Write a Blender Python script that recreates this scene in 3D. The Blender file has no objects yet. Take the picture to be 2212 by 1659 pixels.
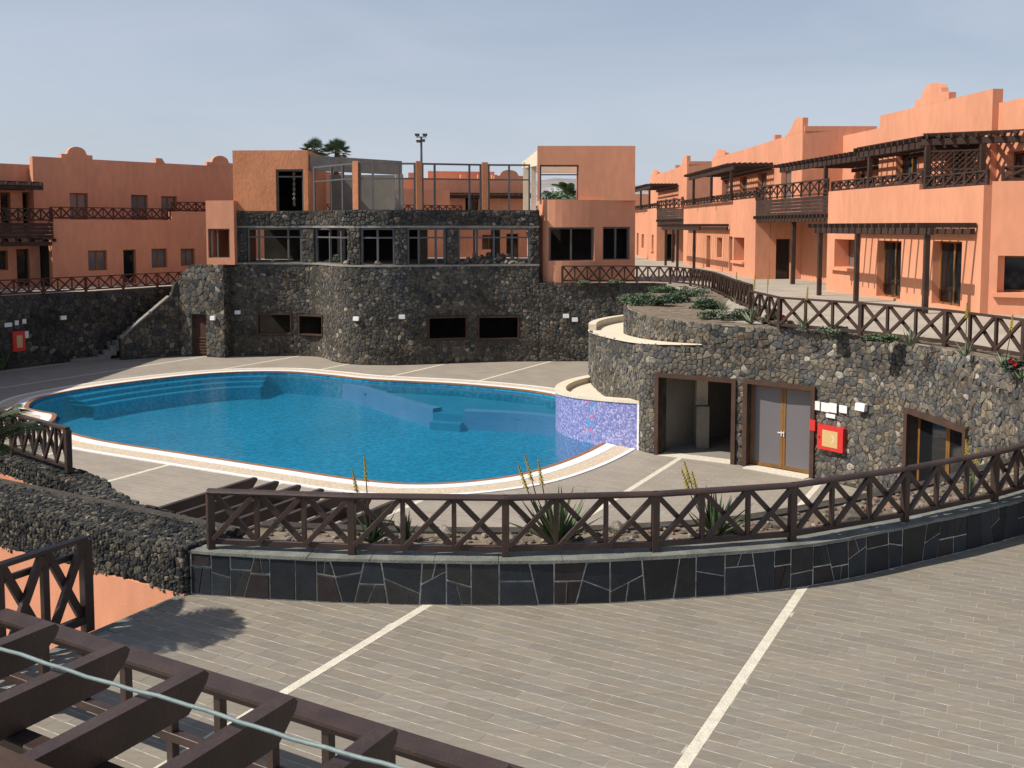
import bpy, bmesh, math, random
from mathutils import Vector, Matrix
random.seed(7)
R = random.Random(11)
C = bpy.context.scene.collection
SC = bpy.context.scene

# ------------------------------------------------------------------ camera, sky, sun, exposure
IMG_W, IMG_H, FOC, PY, HZ, CAMZ = 2212.0, 1659.0, 2080.0, 640.0, 490.0, 7.0
PITCH = math.atan((PY - HZ) / FOC)
cam_data = bpy.data.cameras.new('camera')
cam = bpy.data.objects.new('camera', cam_data); C.objects.link(cam)
cam.location = (0, 0, CAMZ)
cam.rotation_euler = (math.pi / 2 - PITCH, 0, 0)
cam_data.sensor_fit = 'HORIZONTAL'; cam_data.sensor_width = 36.0
cam_data.lens = 36.0 * FOC / IMG_W
cam_data.shift_y = -(IMG_H / 2 - PY) / IMG_W
cam_data.clip_start = 0.1; cam_data.clip_end = 8000
SC.camera = cam

SUN_EL = math.radians(49.0)
SUN_H = Vector((-0.972, -0.235)).normalized()           # horizontal direction towards the sun
SUN_V = Vector((SUN_H.x * math.cos(SUN_EL), SUN_H.y * math.cos(SUN_EL), math.sin(SUN_EL)))
world = bpy.data.worlds.new('World'); SC.world = world; world.use_nodes = True
wn, wl = world.node_tree.nodes, world.node_tree.links
wn.clear()
w_out = wn.new('ShaderNodeOutputWorld'); w_bg = wn.new('ShaderNodeBackground')
w_sky = wn.new('ShaderNodeTexSky'); w_sky.sky_type = 'NISHITA'; w_sky.sun_disc = False
w_sky.sun_elevation = SUN_EL
w_sky.sun_rotation = math.atan2(SUN_V.x, SUN_V.y)
w_sky.air_density = 1.0; w_sky.dust_density = 1.2; w_sky.ozone_density = 1.5; w_sky.altitude = 20
w_tc = wn.new('ShaderNodeTexCoord'); w_map = wn.new('ShaderNodeMapping')
w_map.inputs['Scale'].default_value = (1.1, 1.4, 5.5); w_map.inputs['Rotation'].default_value = (0.12, 0.2, 0.3)
w_no = wn.new('ShaderNodeTexNoise'); w_no.inputs['Scale'].default_value = 2.1; w_no.inputs['Detail'].default_value = 7
w_no.inputs['Roughness'].default_value = 0.55; w_no.inputs['Distortion'].default_value = 0.6
w_rmp = wn.new('ShaderNodeMapRange')
w_rmp.inputs['From Min'].default_value = 0.35; w_rmp.inputs['From Max'].default_value = 0.75
w_rmp.inputs['To Min'].default_value = 0.70; w_rmp.inputs['To Max'].default_value = 1.08
w_mix = wn.new('ShaderNodeMix'); w_mix.data_type = 'RGBA'
w_mix.inputs['B'].default_value = (5.95, 6.5, 7.55, 1)      # thin high cloud veil, denser towards the horizon
w_sep = wn.new('ShaderNodeSeparateXYZ'); w_abs = wn.new('ShaderNodeMath'); w_abs.operation = 'ABSOLUTE'
w_inv = wn.new('ShaderNodeMath'); w_inv.operation = 'SUBTRACT'; w_inv.inputs[0].default_value = 1.0
w_pow = wn.new('ShaderNodeMath'); w_pow.operation = 'POWER'; w_pow.inputs[1].default_value = 1.6
w_mul = wn.new('ShaderNodeMath'); w_mul.operation = 'MULTIPLY'
wl.new(w_tc.outputs['Generated'], w_sep.inputs[0]); wl.new(w_sep.outputs['Z'], w_abs.inputs[0]); wl.new(w_abs.outputs[0], w_inv.inputs[1])
wl.new(w_inv.outputs[0], w_pow.inputs[0]); wl.new(w_pow.outputs[0], w_mul.inputs[0]); wl.new(w_rmp.outputs['Result'], w_mul.inputs[1])
wl.new(w_tc.outputs['Generated'], w_map.inputs['Vector']); wl.new(w_map.outputs['Vector'], w_no.inputs['Vector'])
wl.new(w_no.outputs['Fac'], w_rmp.inputs['Value']); wl.new(w_mul.outputs[0], w_mix.inputs['Factor'])
wl.new(w_sky.outputs['Color'], w_mix.inputs['A']); wl.new(w_mix.outputs['Result'], w_bg.inputs['Color'])
w_bg.inputs['Strength'].default_value = 0.1
wl.new(w_bg.outputs['Background'], w_out.inputs['Surface'])

sun_data = bpy.data.lights.new('sun', 'SUN'); sun_data.energy = 4.9; sun_data.angle = math.radians(0.53)
sun_data.color = (1.0, 0.94, 0.85)
sun = bpy.data.objects.new('sun', sun_data); C.objects.link(sun)
sun.rotation_euler = (-SUN_V).to_track_quat('-Z', 'Y').to_euler(); sun.location = (-30, -5, 40)
SC.view_settings.view_transform = 'Standard'; SC.view_settings.look = 'None'
SC.view_settings.exposure = 0.0; SC.view_settings.gamma = 1.0
SC.cycles.max_bounces = 6; SC.cycles.transparent_max_bounces = 8

# ------------------------------------------------------------------ survey helpers: a photo point -> a place on a known plane
_F = Vector((0, math.cos(PITCH), -math.sin(PITCH))); _U = Vector((0, math.sin(PITCH), math.cos(PITCH)))
def ray(u, v): return Vector(((u - IMG_W / 2) / FOC, 0, 0)) + _U * ((PY - v) / FOC) + _F
def at(u, v, z=None, y=None):
    d = ray(u, v)
    t = (z - CAMZ) / d.z if z is not None else y / d.y
    return Vector((0, 0, CAMZ)) + d * t
def slope(u): return (u - IMG_W / 2) / FOC * 1.0

class Plane:
    """vertical plane: origin, unit direction e along the facade, outward normal n"""
    def __init__(s, o, e, n):
        s.o = Vector(o); s.e = Vector(e).normalized(); s.n = Vector(n).normalized()
    def f(s, t, z, d=0.0):
        p = s.o + s.e * t + s.n * d
        return Vector((p.x, p.y, z))
    def hit(s, u, v, d=0.0):
        r = ray(u, v); o = s.o + s.n * d
        den = r.x * s.n.x + r.y * s.n.y
        k = (o.x * s.n.x + o.y * s.n.y) / den
        P = Vector((0, 0, CAMZ)) + r * k
        q = Vector((P.x, P.y)) - o
        return q.dot(s.e), P.z
    def rect(s, u0, u1, v0, v1, d=0.0):
        a, za = s.hit(u0, v0, d); b, zb = s.hit(u1, v1, d); c, zc = s.hit((u0 + u1) / 2, v0, d); e, ze = s.hit((u0 + u1) / 2, v1, d)
        return (min(a, b), max(a, b), ze, zc)

# ------------------------------------------------------------------ mesh helpers
class MB:
    def __init__(s): s.v = []; s.f = []; s.c = []; s.uv = None
    def quad(s, a, b, c, d): i = len(s.v); s.v += [a, b, c, d]; s.f.append((i, i + 1, i + 2, i + 3))
    def poly(s, pts): i = len(s.v); s.v += list(pts); s.f.append(tuple(range(i, i + len(pts))))
    def hexa(s, p):      # 8 points: bottom 4 ccw, top 4 ccw
        i = len(s.v); s.v += [Vector(q) for q in p]
        for f in ((3, 2, 1, 0), (4, 5, 6, 7), (0, 1, 5, 4), (1, 2, 6, 5), (2, 3, 7, 6), (3, 0, 4, 7)):
            s.f.append(tuple(i + k for k in f))
    def box(s, lo, hi):
        a, b = lo, hi
        s.hexa([(a[0], a[1], a[2]), (b[0], a[1], a[2]), (b[0], b[1], a[2]), (a[0], b[1], a[2]),
                (a[0], a[1], b[2]), (b[0], a[1], b[2]), (b[0], b[1], b[2]), (a[0], b[1], b[2])])
    def beam(s, p, q, w, h, up=Vector((0, 0, 1)), bev=0.0):
        p = Vector(p); q = Vector(q); d = (q - p).normalized()
        x = d.cross(up)
        if x.length < 1e-4: x = d.cross(Vector((1, 0, 0)))
        x.normalize(); y = x.cross(d).normalized()
        if bev <= 0: prof = [(-w/2, -h/2), (w/2, -h/2), (w/2, h/2), (-w/2, h/2)]
        else:
            b = bev
            prof = [(-w/2+b, -h/2), (w/2-b, -h/2), (w/2, -h/2+b), (w/2, h/2-b), (w/2-b, h/2), (-w/2+b, h/2), (-w/2, h/2-b), (-w/2, -h/2+b)]
        s.sweep([p, q], prof, x, y)
    def sweep(s, pts, prof, x=None, y=None):
        n = len(prof); i = len(s.v)
        for P in pts:
            for a, b in prof: s.v.append(Vector(P) + x * a + y * b)
        for k in range(len(pts) - 1):
            for j in range(n):
                a = i + k * n + j; b = i + k * n + (j + 1) % n
                s.f.append((a, b, b + n, a + n))
        s.f.append(tuple(i + j for j in reversed(range(n)))); m = i + (len(pts) - 1) * n
        s.f.append(tuple(m + j for j in range(n)))
    def tube(s, pts, r, n=8):
        pts = [Vector(p) for p in pts]; i0 = len(s.v)
        for k, P in enumerate(pts):
            d = (pts[min(k + 1, len(pts) - 1)] - pts[max(k - 1, 0)]).normalized()
            x = d.cross(Vector((0, 0, 1)))
            if x.length < 1e-3: x = d.cross(Vector((1, 0, 0)))
            x.normalize(); y = x.cross(d)
            rr = r[k] if isinstance(r, (list, tuple)) else r
            for j in range(n):
                a = 2 * math.pi * j / n
                s.v.append(P + x * (rr * math.cos(a)) + y * (rr * math.sin(a)))
        for k in range(len(pts) - 1):
            for j in range(n):
                a = i0 + k * n + j; b = i0 + k * n + (j + 1) % n
                s.f.append((a, b, b + n, a + n))
        s.f.append(tuple(i0 + j for j in reversed(range(n)))); m = i0 + (len(pts) - 1) * n
        s.f.append(tuple(m + j for j in range(n)))
    def prism(s, poly, z0, z1):
        n = len(poly); i = len(s.v)
        s.v += [Vector((p[0], p[1], z0)) for p in poly] + [Vector((p[0], p[1], z1)) for p in poly]
        s.f.append(tuple(i + j for j in reversed(range(n)))); s.f.append(tuple(i + n + j for j in range(n)))
        for j in range(n): s.f.append((i + j, i + (j + 1) % n, i + n + (j + 1) % n, i + n + j))
    def build(s, name, mat, parent=None, smooth=False, tint=None, uvs=None, fix=True):
        me = bpy.data.meshes.new(name)
        org = ROOT_LOC.get(parent.name if parent else None, Vector((0, 0, 0)))
        me.from_pydata([tuple(Vector(p) - org) for p in s.v], [], s.f)
        if fix:
            bm = bmesh.new(); bm.from_mesh(me); bmesh.ops.recalc_face_normals(bm, faces=bm.faces); bm.to_mesh(me); bm.free()
        if tint is not None:
            ca = me.color_attributes.new('tint', 'FLOAT_COLOR', 'POINT')
            if isinstance(tint, tuple): tint = [tint] * len(s.v)
            flat = [c for t in tint for c in (t[0], t[1], t[2], 1.0)]
            ca.data.foreach_set('color', flat)
        if uvs is not None:
            ul = me.uv_layers.new(name='uv')
            for lp in me.loops: ul.data[lp.index].uv = uvs[lp.vertex_index]
        me.materials.append(mat)
        if smooth: me.polygons.foreach_set('use_smooth', [True] * len(me.polygons))
        return link(name, me, parent)
ROOT_LOC = {None: Vector((0, 0, 0))}
def link(name, data, parent=None):
    o = bpy.data.objects.new(name, data); C.objects.link(o)
    if parent is not None:
        o.parent = parent
        ROOT_LOC[o.name] = ROOT_LOC.get(parent.name, Vector((0, 0, 0)))
    return o
def thing(name, label, cat, loc, group=None):
    o = bpy.data.objects.new(name, None); C.objects.link(o); o.location = loc
    o.empty_display_size = 0.2
    ROOT_LOC[o.name] = Vector(loc)
    return tag(o, label, cat, group)
def tag(o, label, cat, group=None):
    o['label'] = label; o['category'] = cat
    if group: o['group'] = group
    return o
def struct(o): o['kind'] = 'structure'; return o
def stuff(o): o['kind'] = 'stuff'; return o
_UNIT = {}
def bar(name, mat, parent, p, q, w, h, up=Vector((0, 0, 1))):
    """a square-cut timber as an object of its own; all bars of one material share one mesh"""
    if mat.name not in _UNIT:
        m = MB(); b = 0.06
        m.beam((0, -.5, 0), (0, .5, 0), 1, 1, bev=b)
        me = bpy.data.meshes.new('timber'); me.from_pydata([tuple(x) for x in m.v], [], m.f); me.materials.append(mat)
        bm = bmesh.new(); bm.from_mesh(me); bmesh.ops.recalc_face_normals(bm, faces=bm.faces); bm.to_mesh(me); bm.free()
        _UNIT[mat.name] = me
    p = Vector(p); q = Vector(q); d = (q - p); L = d.length; d.normalize()
    x = d.cross(up)
    if x.length < 1e-4: x = d.cross(Vector((1, 0, 0)))
    x.normalize(); z = x.cross(d).normalized()
    o = link(name, _UNIT[mat.name], parent)
    org = ROOT_LOC.get(parent.name) if parent else Vector((0, 0, 0))
    M = Matrix((x * w, d * L, z * h)).transposed().to_4x4(); M.translation = (p + q) / 2 - org
    o.matrix_basis = M
    return o

# ------------------------------------------------------------------ materials
def new_mat(name, color=(0.5, 0.5, 0.5), rough=0.8, spec=0.3):
    m = bpy.data.materials.new(name); m.use_nodes = True
    b = m.node_tree.nodes['Principled BSDF']
    b.inputs['Base Color'].default_value = (*color, 1); b.inputs['Roughness'].default_value = rough
    b.inputs['Specular IOR Level'].default_value = spec
    return m
def nodes(m): return m.node_tree.nodes, m.node_tree.links, m.node_tree.nodes['Principled BSDF']
def vary(m, base, amt=0.25, scale=1.5, fine=20.0, bump=0.0, bscale=40.0, attr=None, stretch=None, bdist=0.02, amt2=0.12):
    """colour = base (or the tint attribute) times two noises; optional relief"""
    N, L, b = nodes(m)
    tc = N.new('ShaderNodeNewGeometry'); src = tc.outputs['Position']
    if stretch:
        mp = N.new('ShaderNodeMapping'); mp.inputs['Scale'].default_value = stretch[0]; mp.inputs['Rotation'].default_value = stretch[1]
        L.new(src, mp.inputs['Vector']); src = mp.outputs['Vector']
    def noise(sc, det=4):
        n = N.new('ShaderNodeTexNoise'); n.inputs['Scale'].default_value = sc; n.inputs['Detail'].default_value = det
        L.new(src, n.inputs['Vector']); return n.outputs['Fac']
    def rng(fac, a):
        r = N.new('ShaderNodeMapRange'); r.inputs['From Min'].default_value = 0.28; r.inputs['From Max'].default_value = 0.72
        r.inputs['To Min'].default_value = 1 - a; r.inputs['To Max'].default_value = 1 + a; L.new(fac, r.inputs['Value']); return r.outputs['Result']
    mul = N.new('ShaderNodeMath'); mul.operation = 'MULTIPLY'
    L.new(rng(noise(scale), amt), mul.inputs[0]); L.new(rng(noise(fine), amt2), mul.inputs[1])
    mx = N.new('ShaderNodeVectorMath'); mx.operation = 'SCALE'
    if attr:
        a = N.new('ShaderNodeAttribute'); a.attribute_name = attr; L.new(a.outputs['Color'], mx.inputs[0])
    else: mx.inputs[0].default_value = base
    L.new(mul.outputs[0], mx.inputs['Scale']); L.new(mx.outputs['Vector'], b.inputs['Base Color'])
    if bump:
        bp = N.new('ShaderNodeBump'); bp.inputs['Strength'].default_value = bump; bp.inputs['Distance'].default_value = bdist
        L.new(noise(bscale, 6), bp.inputs['Height']); L.new(bp.outputs['Normal'], b.inputs['Normal'])
    return m
ORANGE = (0.69, 0.312, 0.186)
M = {}
M['stucco'] = vary(new_mat('orange_stucco', rough=0.92, spec=0.1), ORANGE, 0.09, 0.45, 3.5, 0.3, 60, stretch=((1, 1, .35), (0, 0, 0)), amt2=0.07)
M['stucco_rough'] = vary(new_mat('rough_orange_plaster', rough=0.95, spec=0.1), (0.66, 0.270, 0.135), 0.12, 1.1, 9, 0.45, 9, stretch=((1, 1, 0.5), (0, 0, 0)), bdist=0.04, amt2=0.10)
M['stone'] = vary(new_mat('lava_stone', rough=0.95, spec=0.12), None, 0.40, 11, 42, 0.7, 34, attr='tint', bdist=0.02, amt2=0.35)
M['slate'] = vary(new_mat('slate_slab', rough=0.62, spec=0.3), None, 0.22, 5, 40, 0.35, 30, attr='tint', bdist=0.01, amt2=0.2)
M['mortar'] = vary(new_mat('dark_mortar', rough=1.0, spec=0.05), (0.072, 0.065, 0.054), 0.35, 3, 30, 0.6, 30)
M['grout'] = vary(new_mat('pale_grout', rough=1.0, spec=0.05), (0.46, 0.42, 0.34), 0.4, 9, 50, 0.4, 40)
M['joint'] = vary(new_mat('pale_stained_joint', rough=1.0, spec=0.05), (0.52, 0.52, 0.46), 0.45, 7, 40, 0.4, 40)
M['cap'] = vary(new_mat('grey_green_cement_cap', rough=0.95, spec=0.08), (0.19, 0.195, 0.17), 0.3, 3, 25, 0.5, 30)
M['wood'] = vary(new_mat('dark_brown_timber', rough=0.48, spec=0.5), (0.050, 0.029, 0.023), 0.3, 3, 30, 0.25, 50, stretch=((1, 1, 1), (0, 0, 0)))
M['wood_far'] = vary(new_mat('weathered_brown_timber', rough=0.75, spec=0.2), (0.060, 0.036, 0.028), 0.3, 2, 20)
M['wood_red'] = vary(new_mat('reddish_timber', rough=0.7, spec=0.2), (0.105, 0.036, 0.024), 0.25, 2, 20)
M['frame_wood'] = vary(new_mat('honey_window_timber', rough=0.5, spec=0.3), (0.22, 0.105, 0.030), 0.25, 3, 30)
M['frame_dark'] = vary(new_mat('dark_door_surround', rough=0.6, spec=0.25), (0.075, 0.042, 0.030), 0.2, 3, 30)
M['glass'] = new_mat('dark_window_glass', (0.012, 0.014, 0.016), 0.06, 0.5)
M['curtain_sheen_glass'] = new_mat('sheen_grey_window_glass', (0.15, 0.14, 0.15), 0.12, 0.5)  # grey base paints in a reflected sheen, and curtains behind some panes
M['concrete'] = vary(new_mat('raw_concrete', rough=0.95, spec=0.1), (0.27, 0.245, 0.21), 0.2, 1.5, 15, 0.4, 30)
M['steel'] = vary(new_mat('grey_metal_frame', rough=0.55, spec=0.4), (0.115, 0.112, 0.112), 0.12, 3, 20)
M['cream'] = vary(new_mat('cream_render', rough=0.9, spec=0.1), (0.72, 0.62, 0.47), 0.08, 1.5, 20, 0.2, 50)
M['white'] = vary(new_mat('white_paint', rough=0.6, spec=0.3), (0.80, 0.79, 0.76), 0.04, 2, 30)
M['red'] = vary(new_mat('red_enamel', rough=0.4, spec=0.4), (0.62, 0.035, 0.030), 0.06, 5, 40)
M['gold'] = new_mat('gold_panel', (0.62, 0.42, 0.18), 0.5, 0.3)
M['black'] = new_mat('black_plastic', (0.012, 0.012, 0.013), 0.5, 0.3)
M['room'] = vary(new_mat('plastered_room', rough=0.95, spec=0.05), (0.27, 0.245, 0.21), 0.15, 1.0, 12)
M['dark_room'] = vary(new_mat('shade_dark_room', rough=0.95, spec=0.05), (0.05, 0.045, 0.04), 0.3, 1.0, 12)  # near-black walls paint in the gloom of unlit interiors
M['conduit'] = vary(new_mat('grey_green_conduit', rough=0.5, spec=0.35), (0.19, 0.245, 0.235), 0.15, 6, 40)
M['pave'] = vary(new_mat('pale_terrace_paving', rough=0.95, spec=0.1), (0.40, 0.35, 0.28), 0.14, 0.7, 12, 0.2, 40)
M['soil'] = vary(new_mat('gravelly_soil', rough=1.0, spec=0.05), (0.21, 0.165, 0.12), 0.4, 4, 30, 0.9, 35)
M['arid'] = vary(new_mat('arid_hillside', rough=1.0, spec=0.02), (0.30, 0.27, 0.265), 0.28, 0.012, 0.09, amt2=0.22)
M['plank'] = vary(new_mat('wood_look_tile', rough=0.6, spec=0.3), None, 0.10, 1.6, 10, attr='tint', stretch=((1.3, 11, 1), (0, 0, math.radians(29))), amt2=0.10)
M['strip'] = vary(new_mat('white_pebble_strip', rough=0.9, spec=0.15), (0.66, 0.60, 0.48), 0.12, 9, 60, 0.5, 45, amt2=0.22)
M['pebble'] = vary(new_mat('pebble_mosaic_band', rough=0.85, spec=0.2), (0.60, 0.49, 0.36), 0.2, 14, 30, 0.6, 25, amt2=0.25)
M['terracotta'] = vary(new_mat('terracotta_edge', rough=0.8, spec=0.2), (0.30, 0.135, 0.065), 0.2, 3, 25)
M['leaf'] = vary(new_mat('aloe_leaf', rough=0.5, spec=0.35), (0.085, 0.125, 0.055), 0.35, 4, 20)
M['leaf_dark'] = vary(new_mat('dark_leaf', rough=0.5, spec=0.35), (0.030, 0.062, 0.026), 0.4, 3, 20)
M['leaf_pale'] = vary(new_mat('pale_agave_leaf', rough=0.55, spec=0.3), (0.17, 0.20, 0.125), 0.3, 4, 20)
M['palm'] = vary(new_mat('palm_frond', rough=0.5, spec=0.35), (0.055, 0.075, 0.026), 0.35, 4, 20)
M['palm_far'] = vary(new_mat('fan_palm_leaf', rough=0.6, spec=0.3), (0.105, 0.165, 0.085), 0.35, 4, 20)
M['stem'] = vary(new_mat('flower_stem', rough=0.7, spec=0.2), (0.075, 0.060, 0.028), 0.2, 6, 30)
M['yellow'] = vary(new_mat('yellow_flower', rough=0.7, spec=0.2), (0.50, 0.40, 0.055), 0.3, 30, 80)
M['redflower'] = new_mat('red_petal', (0.55, 0.022, 0.035), 0.6, 0.2)
M['trunk'] = vary(new_mat('palm_trunk', rough=0.95, spec=0.05), (0.12, 0.085, 0.055), 0.35, 3, 20, 0.8, 14)
M['tarp'] = vary(new_mat('blue_grey_stone_paving', rough=0.8, spec=0.2), (0.13, 0.16, 0.19), 0.2, 3, 20)

def pool_tile():
    m = vary(new_mat('blue_pool_tile', rough=0.5, spec=0.3), (0.020, 0.305, 0.49), 0.10, 0.35, 6, amt2=0.42)  # fine mottling painted into the tile colour imitates sparkle on rippled water
    return m
M['pool'] = pool_tile()
M['shelf'] = vary(new_mat('pale_blue_pool_tile', rough=0.5, spec=0.3), (0.045, 0.285, 0.45), 0.08, 0.5, 22, amt2=0.12)
M['pool_ledge'] = vary(new_mat('lavender_pool_tile', rough=0.5, spec=0.3), (0.20, 0.36, 0.60), 0.08, 0.8, 22, amt2=0.12)
def water_mat():
    m = bpy.data.materials.new('pool_water'); m.use_nodes = True
    N, L = m.node_tree.nodes, m.node_tree.links; N.clear()
    out = N.new('ShaderNodeOutputMaterial'); mix = N.new('ShaderNodeMixShader'); fr = N.new('ShaderNodeFresnel'); fr.inputs['IOR'].default_value = 1.33
    tr = N.new('ShaderNodeBsdfTransparent'); tr.inputs['Color'].default_value = (0.86, 0.97, 0.99, 1)
    gl = N.new('ShaderNodeBsdfGlossy'); gl.inputs['Roughness'].default_value = 0.02
    ge = N.new('ShaderNodeNewGeometry'); n1 = N.new('ShaderNodeTexNoise'); n1.inputs['Scale'].default_value = 4.2; n1.inputs['Detail'].default_value = 5; n1.inputs['Roughness'].default_value = 0.6
    bp = N.new('ShaderNodeBump'); bp.inputs['Strength'].default_value = 0.35; bp.inputs['Distance'].default_value = 0.03
    L.new(ge.outputs['Position'], n1.inputs['Vector']); L.new(n1.outputs['Fac'], bp.inputs['Height'])
    for s in (fr, gl): L.new(bp.outputs['Normal'], s.inputs['Normal'])
    body = N.new('ShaderNodeBsdfDiffuse'); body.inputs['Color'].default_value = (0.022, 0.26, 0.43, 1)     # light scattered back by the water itself
    m2 = N.new('ShaderNodeMixShader'); m2.inputs['Fac'].default_value = 0.26; L.new(tr.outputs[0], m2.inputs[1]); L.new(body.outputs[0], m2.inputs[2])
    L.new(fr.outputs['Fac'], mix.inputs['Fac']); L.new(m2.outputs[0], mix.inputs[1]); L.new(gl.outputs[0], mix.inputs[2])
    L.new(mix.outputs[0], out.inputs['Surface']); return m
M['water'] = water_mat()
def deck_mat():
    m = new_mat('pool_deck_tile', rough=0.7, spec=0.25); N, L, b = nodes(m)
    ge = N.new('ShaderNodeNewGeometry'); mp = N.new('ShaderNodeMapping'); mp.inputs['Rotation'].default_value = (0, 0, math.radians(29))
    br = N.new('ShaderNodeTexBrick'); br.inputs['Scale'].default_value = 1.0
    br.inputs['Brick Width'].default_value = 0.6; br.inputs['Row Height'].default_value = 0.2; br.inputs['Mortar Size'].default_value = 0.006
    br.inputs['Color1'].default_value = (0.30, 0.255, 0.205, 1); br.inputs['Color2'].default_value = (0.335, 0.29, 0.235, 1)
    br.inputs['Mortar'].default_value = (0.45, 0.40, 0.32, 1); br.inputs['Bias'].default_value = 0.0; br.offset = 0.33
    no = N.new('ShaderNodeTexNoise'); no.inputs['Scale'].default_value = 0.7; no.inputs['Detail'].default_value = 6
    rg = N.new('ShaderNodeMapRange'); rg.inputs['To Min'].default_value = 0.82; rg.inputs['To Max'].default_value = 1.18
    sc = N.new('ShaderNodeVectorMath'); sc.operation = 'SCALE'
    L.new(ge.outputs['Position'], mp.inputs['Vector']); L.new(mp.outputs[0], br.inputs['Vector']); L.new(ge.outputs['Position'], no.inputs['Vector'])
    L.new(no.outputs['Fac'], rg.inputs['Value']); L.new(br.outputs['Color'], sc.inputs[0]); L.new(rg.outputs[0], sc.inputs['Scale'])
    L.new(sc.outputs[0], b.inputs['Base Color']); return m
M['deck'] = deck_mat()
def mosaic_mat():
    m = new_mat('violet_blue_mosaic', rough=0.35, spec=0.4); N, L, b = nodes(m)
    uv = N.new('ShaderNodeUVMap'); mp = N.new('ShaderNodeVectorMath'); mp.operation = 'SCALE'; mp.inputs['Scale'].default_value = 22
    fl = N.new('ShaderNodeVectorMath'); fl.operation = 'FLOOR'; wn_ = N.new('ShaderNodeTexWhiteNoise'); wn_.noise_dimensions = '2D'
    cr = N.new('ShaderNodeValToRGB'); e = cr.color_ramp.elements
    e[0].color = (0.13, 0.15, 0.38, 1); e[1].color = (0.50, 0.50, 0.68, 1)
    for p, c in ((0.35, (0.19, 0.21, 0.45, 1)), (0.6, (0.26, 0.25, 0.48, 1)), (0.8, (0.32, 0.34, 0.58, 1))):
        k = e.new(p); k.color = c
    # a faint bather-like figure of pink and turquoise tesserae
    sp = N.new('ShaderNodeSeparateXYZ'); fig = N.new('ShaderNodeTexNoise'); fig.inputs['Scale'].default_value = 2.2
    L.new(uv.outputs[0], mp.inputs[0]); L.new(mp.outputs[0], fl.inputs[0]); L.new(fl.outputs[0], wn_.inputs['Vector'])
    L.new(wn_.outputs['Value'], cr.inputs['Fac']); L.new(uv.outputs[0], sp.inputs[0]); L.new(uv.outputs[0], fig.inputs['Vector'])
    x1 = N.new('ShaderNodeMath'); x1.operation = 'SUBTRACT'; x1.inputs[1].default_value = 2.05; L.new(sp.outputs['X'], x1.inputs[0])
    x2 = N.new('ShaderNodeMath'); x2.operation = 'ABSOLUTE'; L.new(x1.outputs[0], x2.inputs[0])
    x3 = N.new('ShaderNodeMath'); x3.operation = 'LESS_THAN'; x3.inputs[1].default_value = 0.22; L.new(x2.outputs[0], x3.inputs[0])
    fr = N.new('ShaderNodeValToRGB'); g = fr.color_ramp.elements; g[0].position = 0.42; g[0].color = (0.06, 0.30, 0.60, 1); g[1].position = 0.58; g[1].color = (0.55, 0.20, 0.34, 1)
    L.new(fig.outputs['Fac'], fr.inputs['Fac'])
    w2 = N.new('ShaderNodeMath'); w2.operation = 'GREATER_THAN'; w2.inputs[1].default_value = 0.45
    wn2 = N.new('ShaderNodeTexWhiteNoise'); wn2.noise_dimensions = '3D'; ad = N.new('ShaderNodeVectorMath'); ad.inputs[1].default_value = (3.1, 9.2, 5)
    L.new(fl.outputs[0], ad.inputs[0]); L.new(ad.outputs[0], wn2.inputs['Vector']); L.new(wn2.outputs['Value'], w2.inputs[0])
    mm = N.new('ShaderNodeMath'); mm.operation = 'MULTIPLY'; L.new(x3.outputs[0], mm.inputs[0]); L.new(w2.outputs[0], mm.inputs[1])
    mx = N.new('ShaderNodeMix'); mx.data_type = 'RGBA'; L.new(mm.outputs[0], mx.inputs['Factor']); L.new(cr.outputs[0], mx.inputs['A']); L.new(fr.outputs[0], mx.inputs['B'])
    L.new(mx.outputs['Result'], b.inputs['Base Color']); return m
M['mosaic'] = mosaic_mat()

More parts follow.
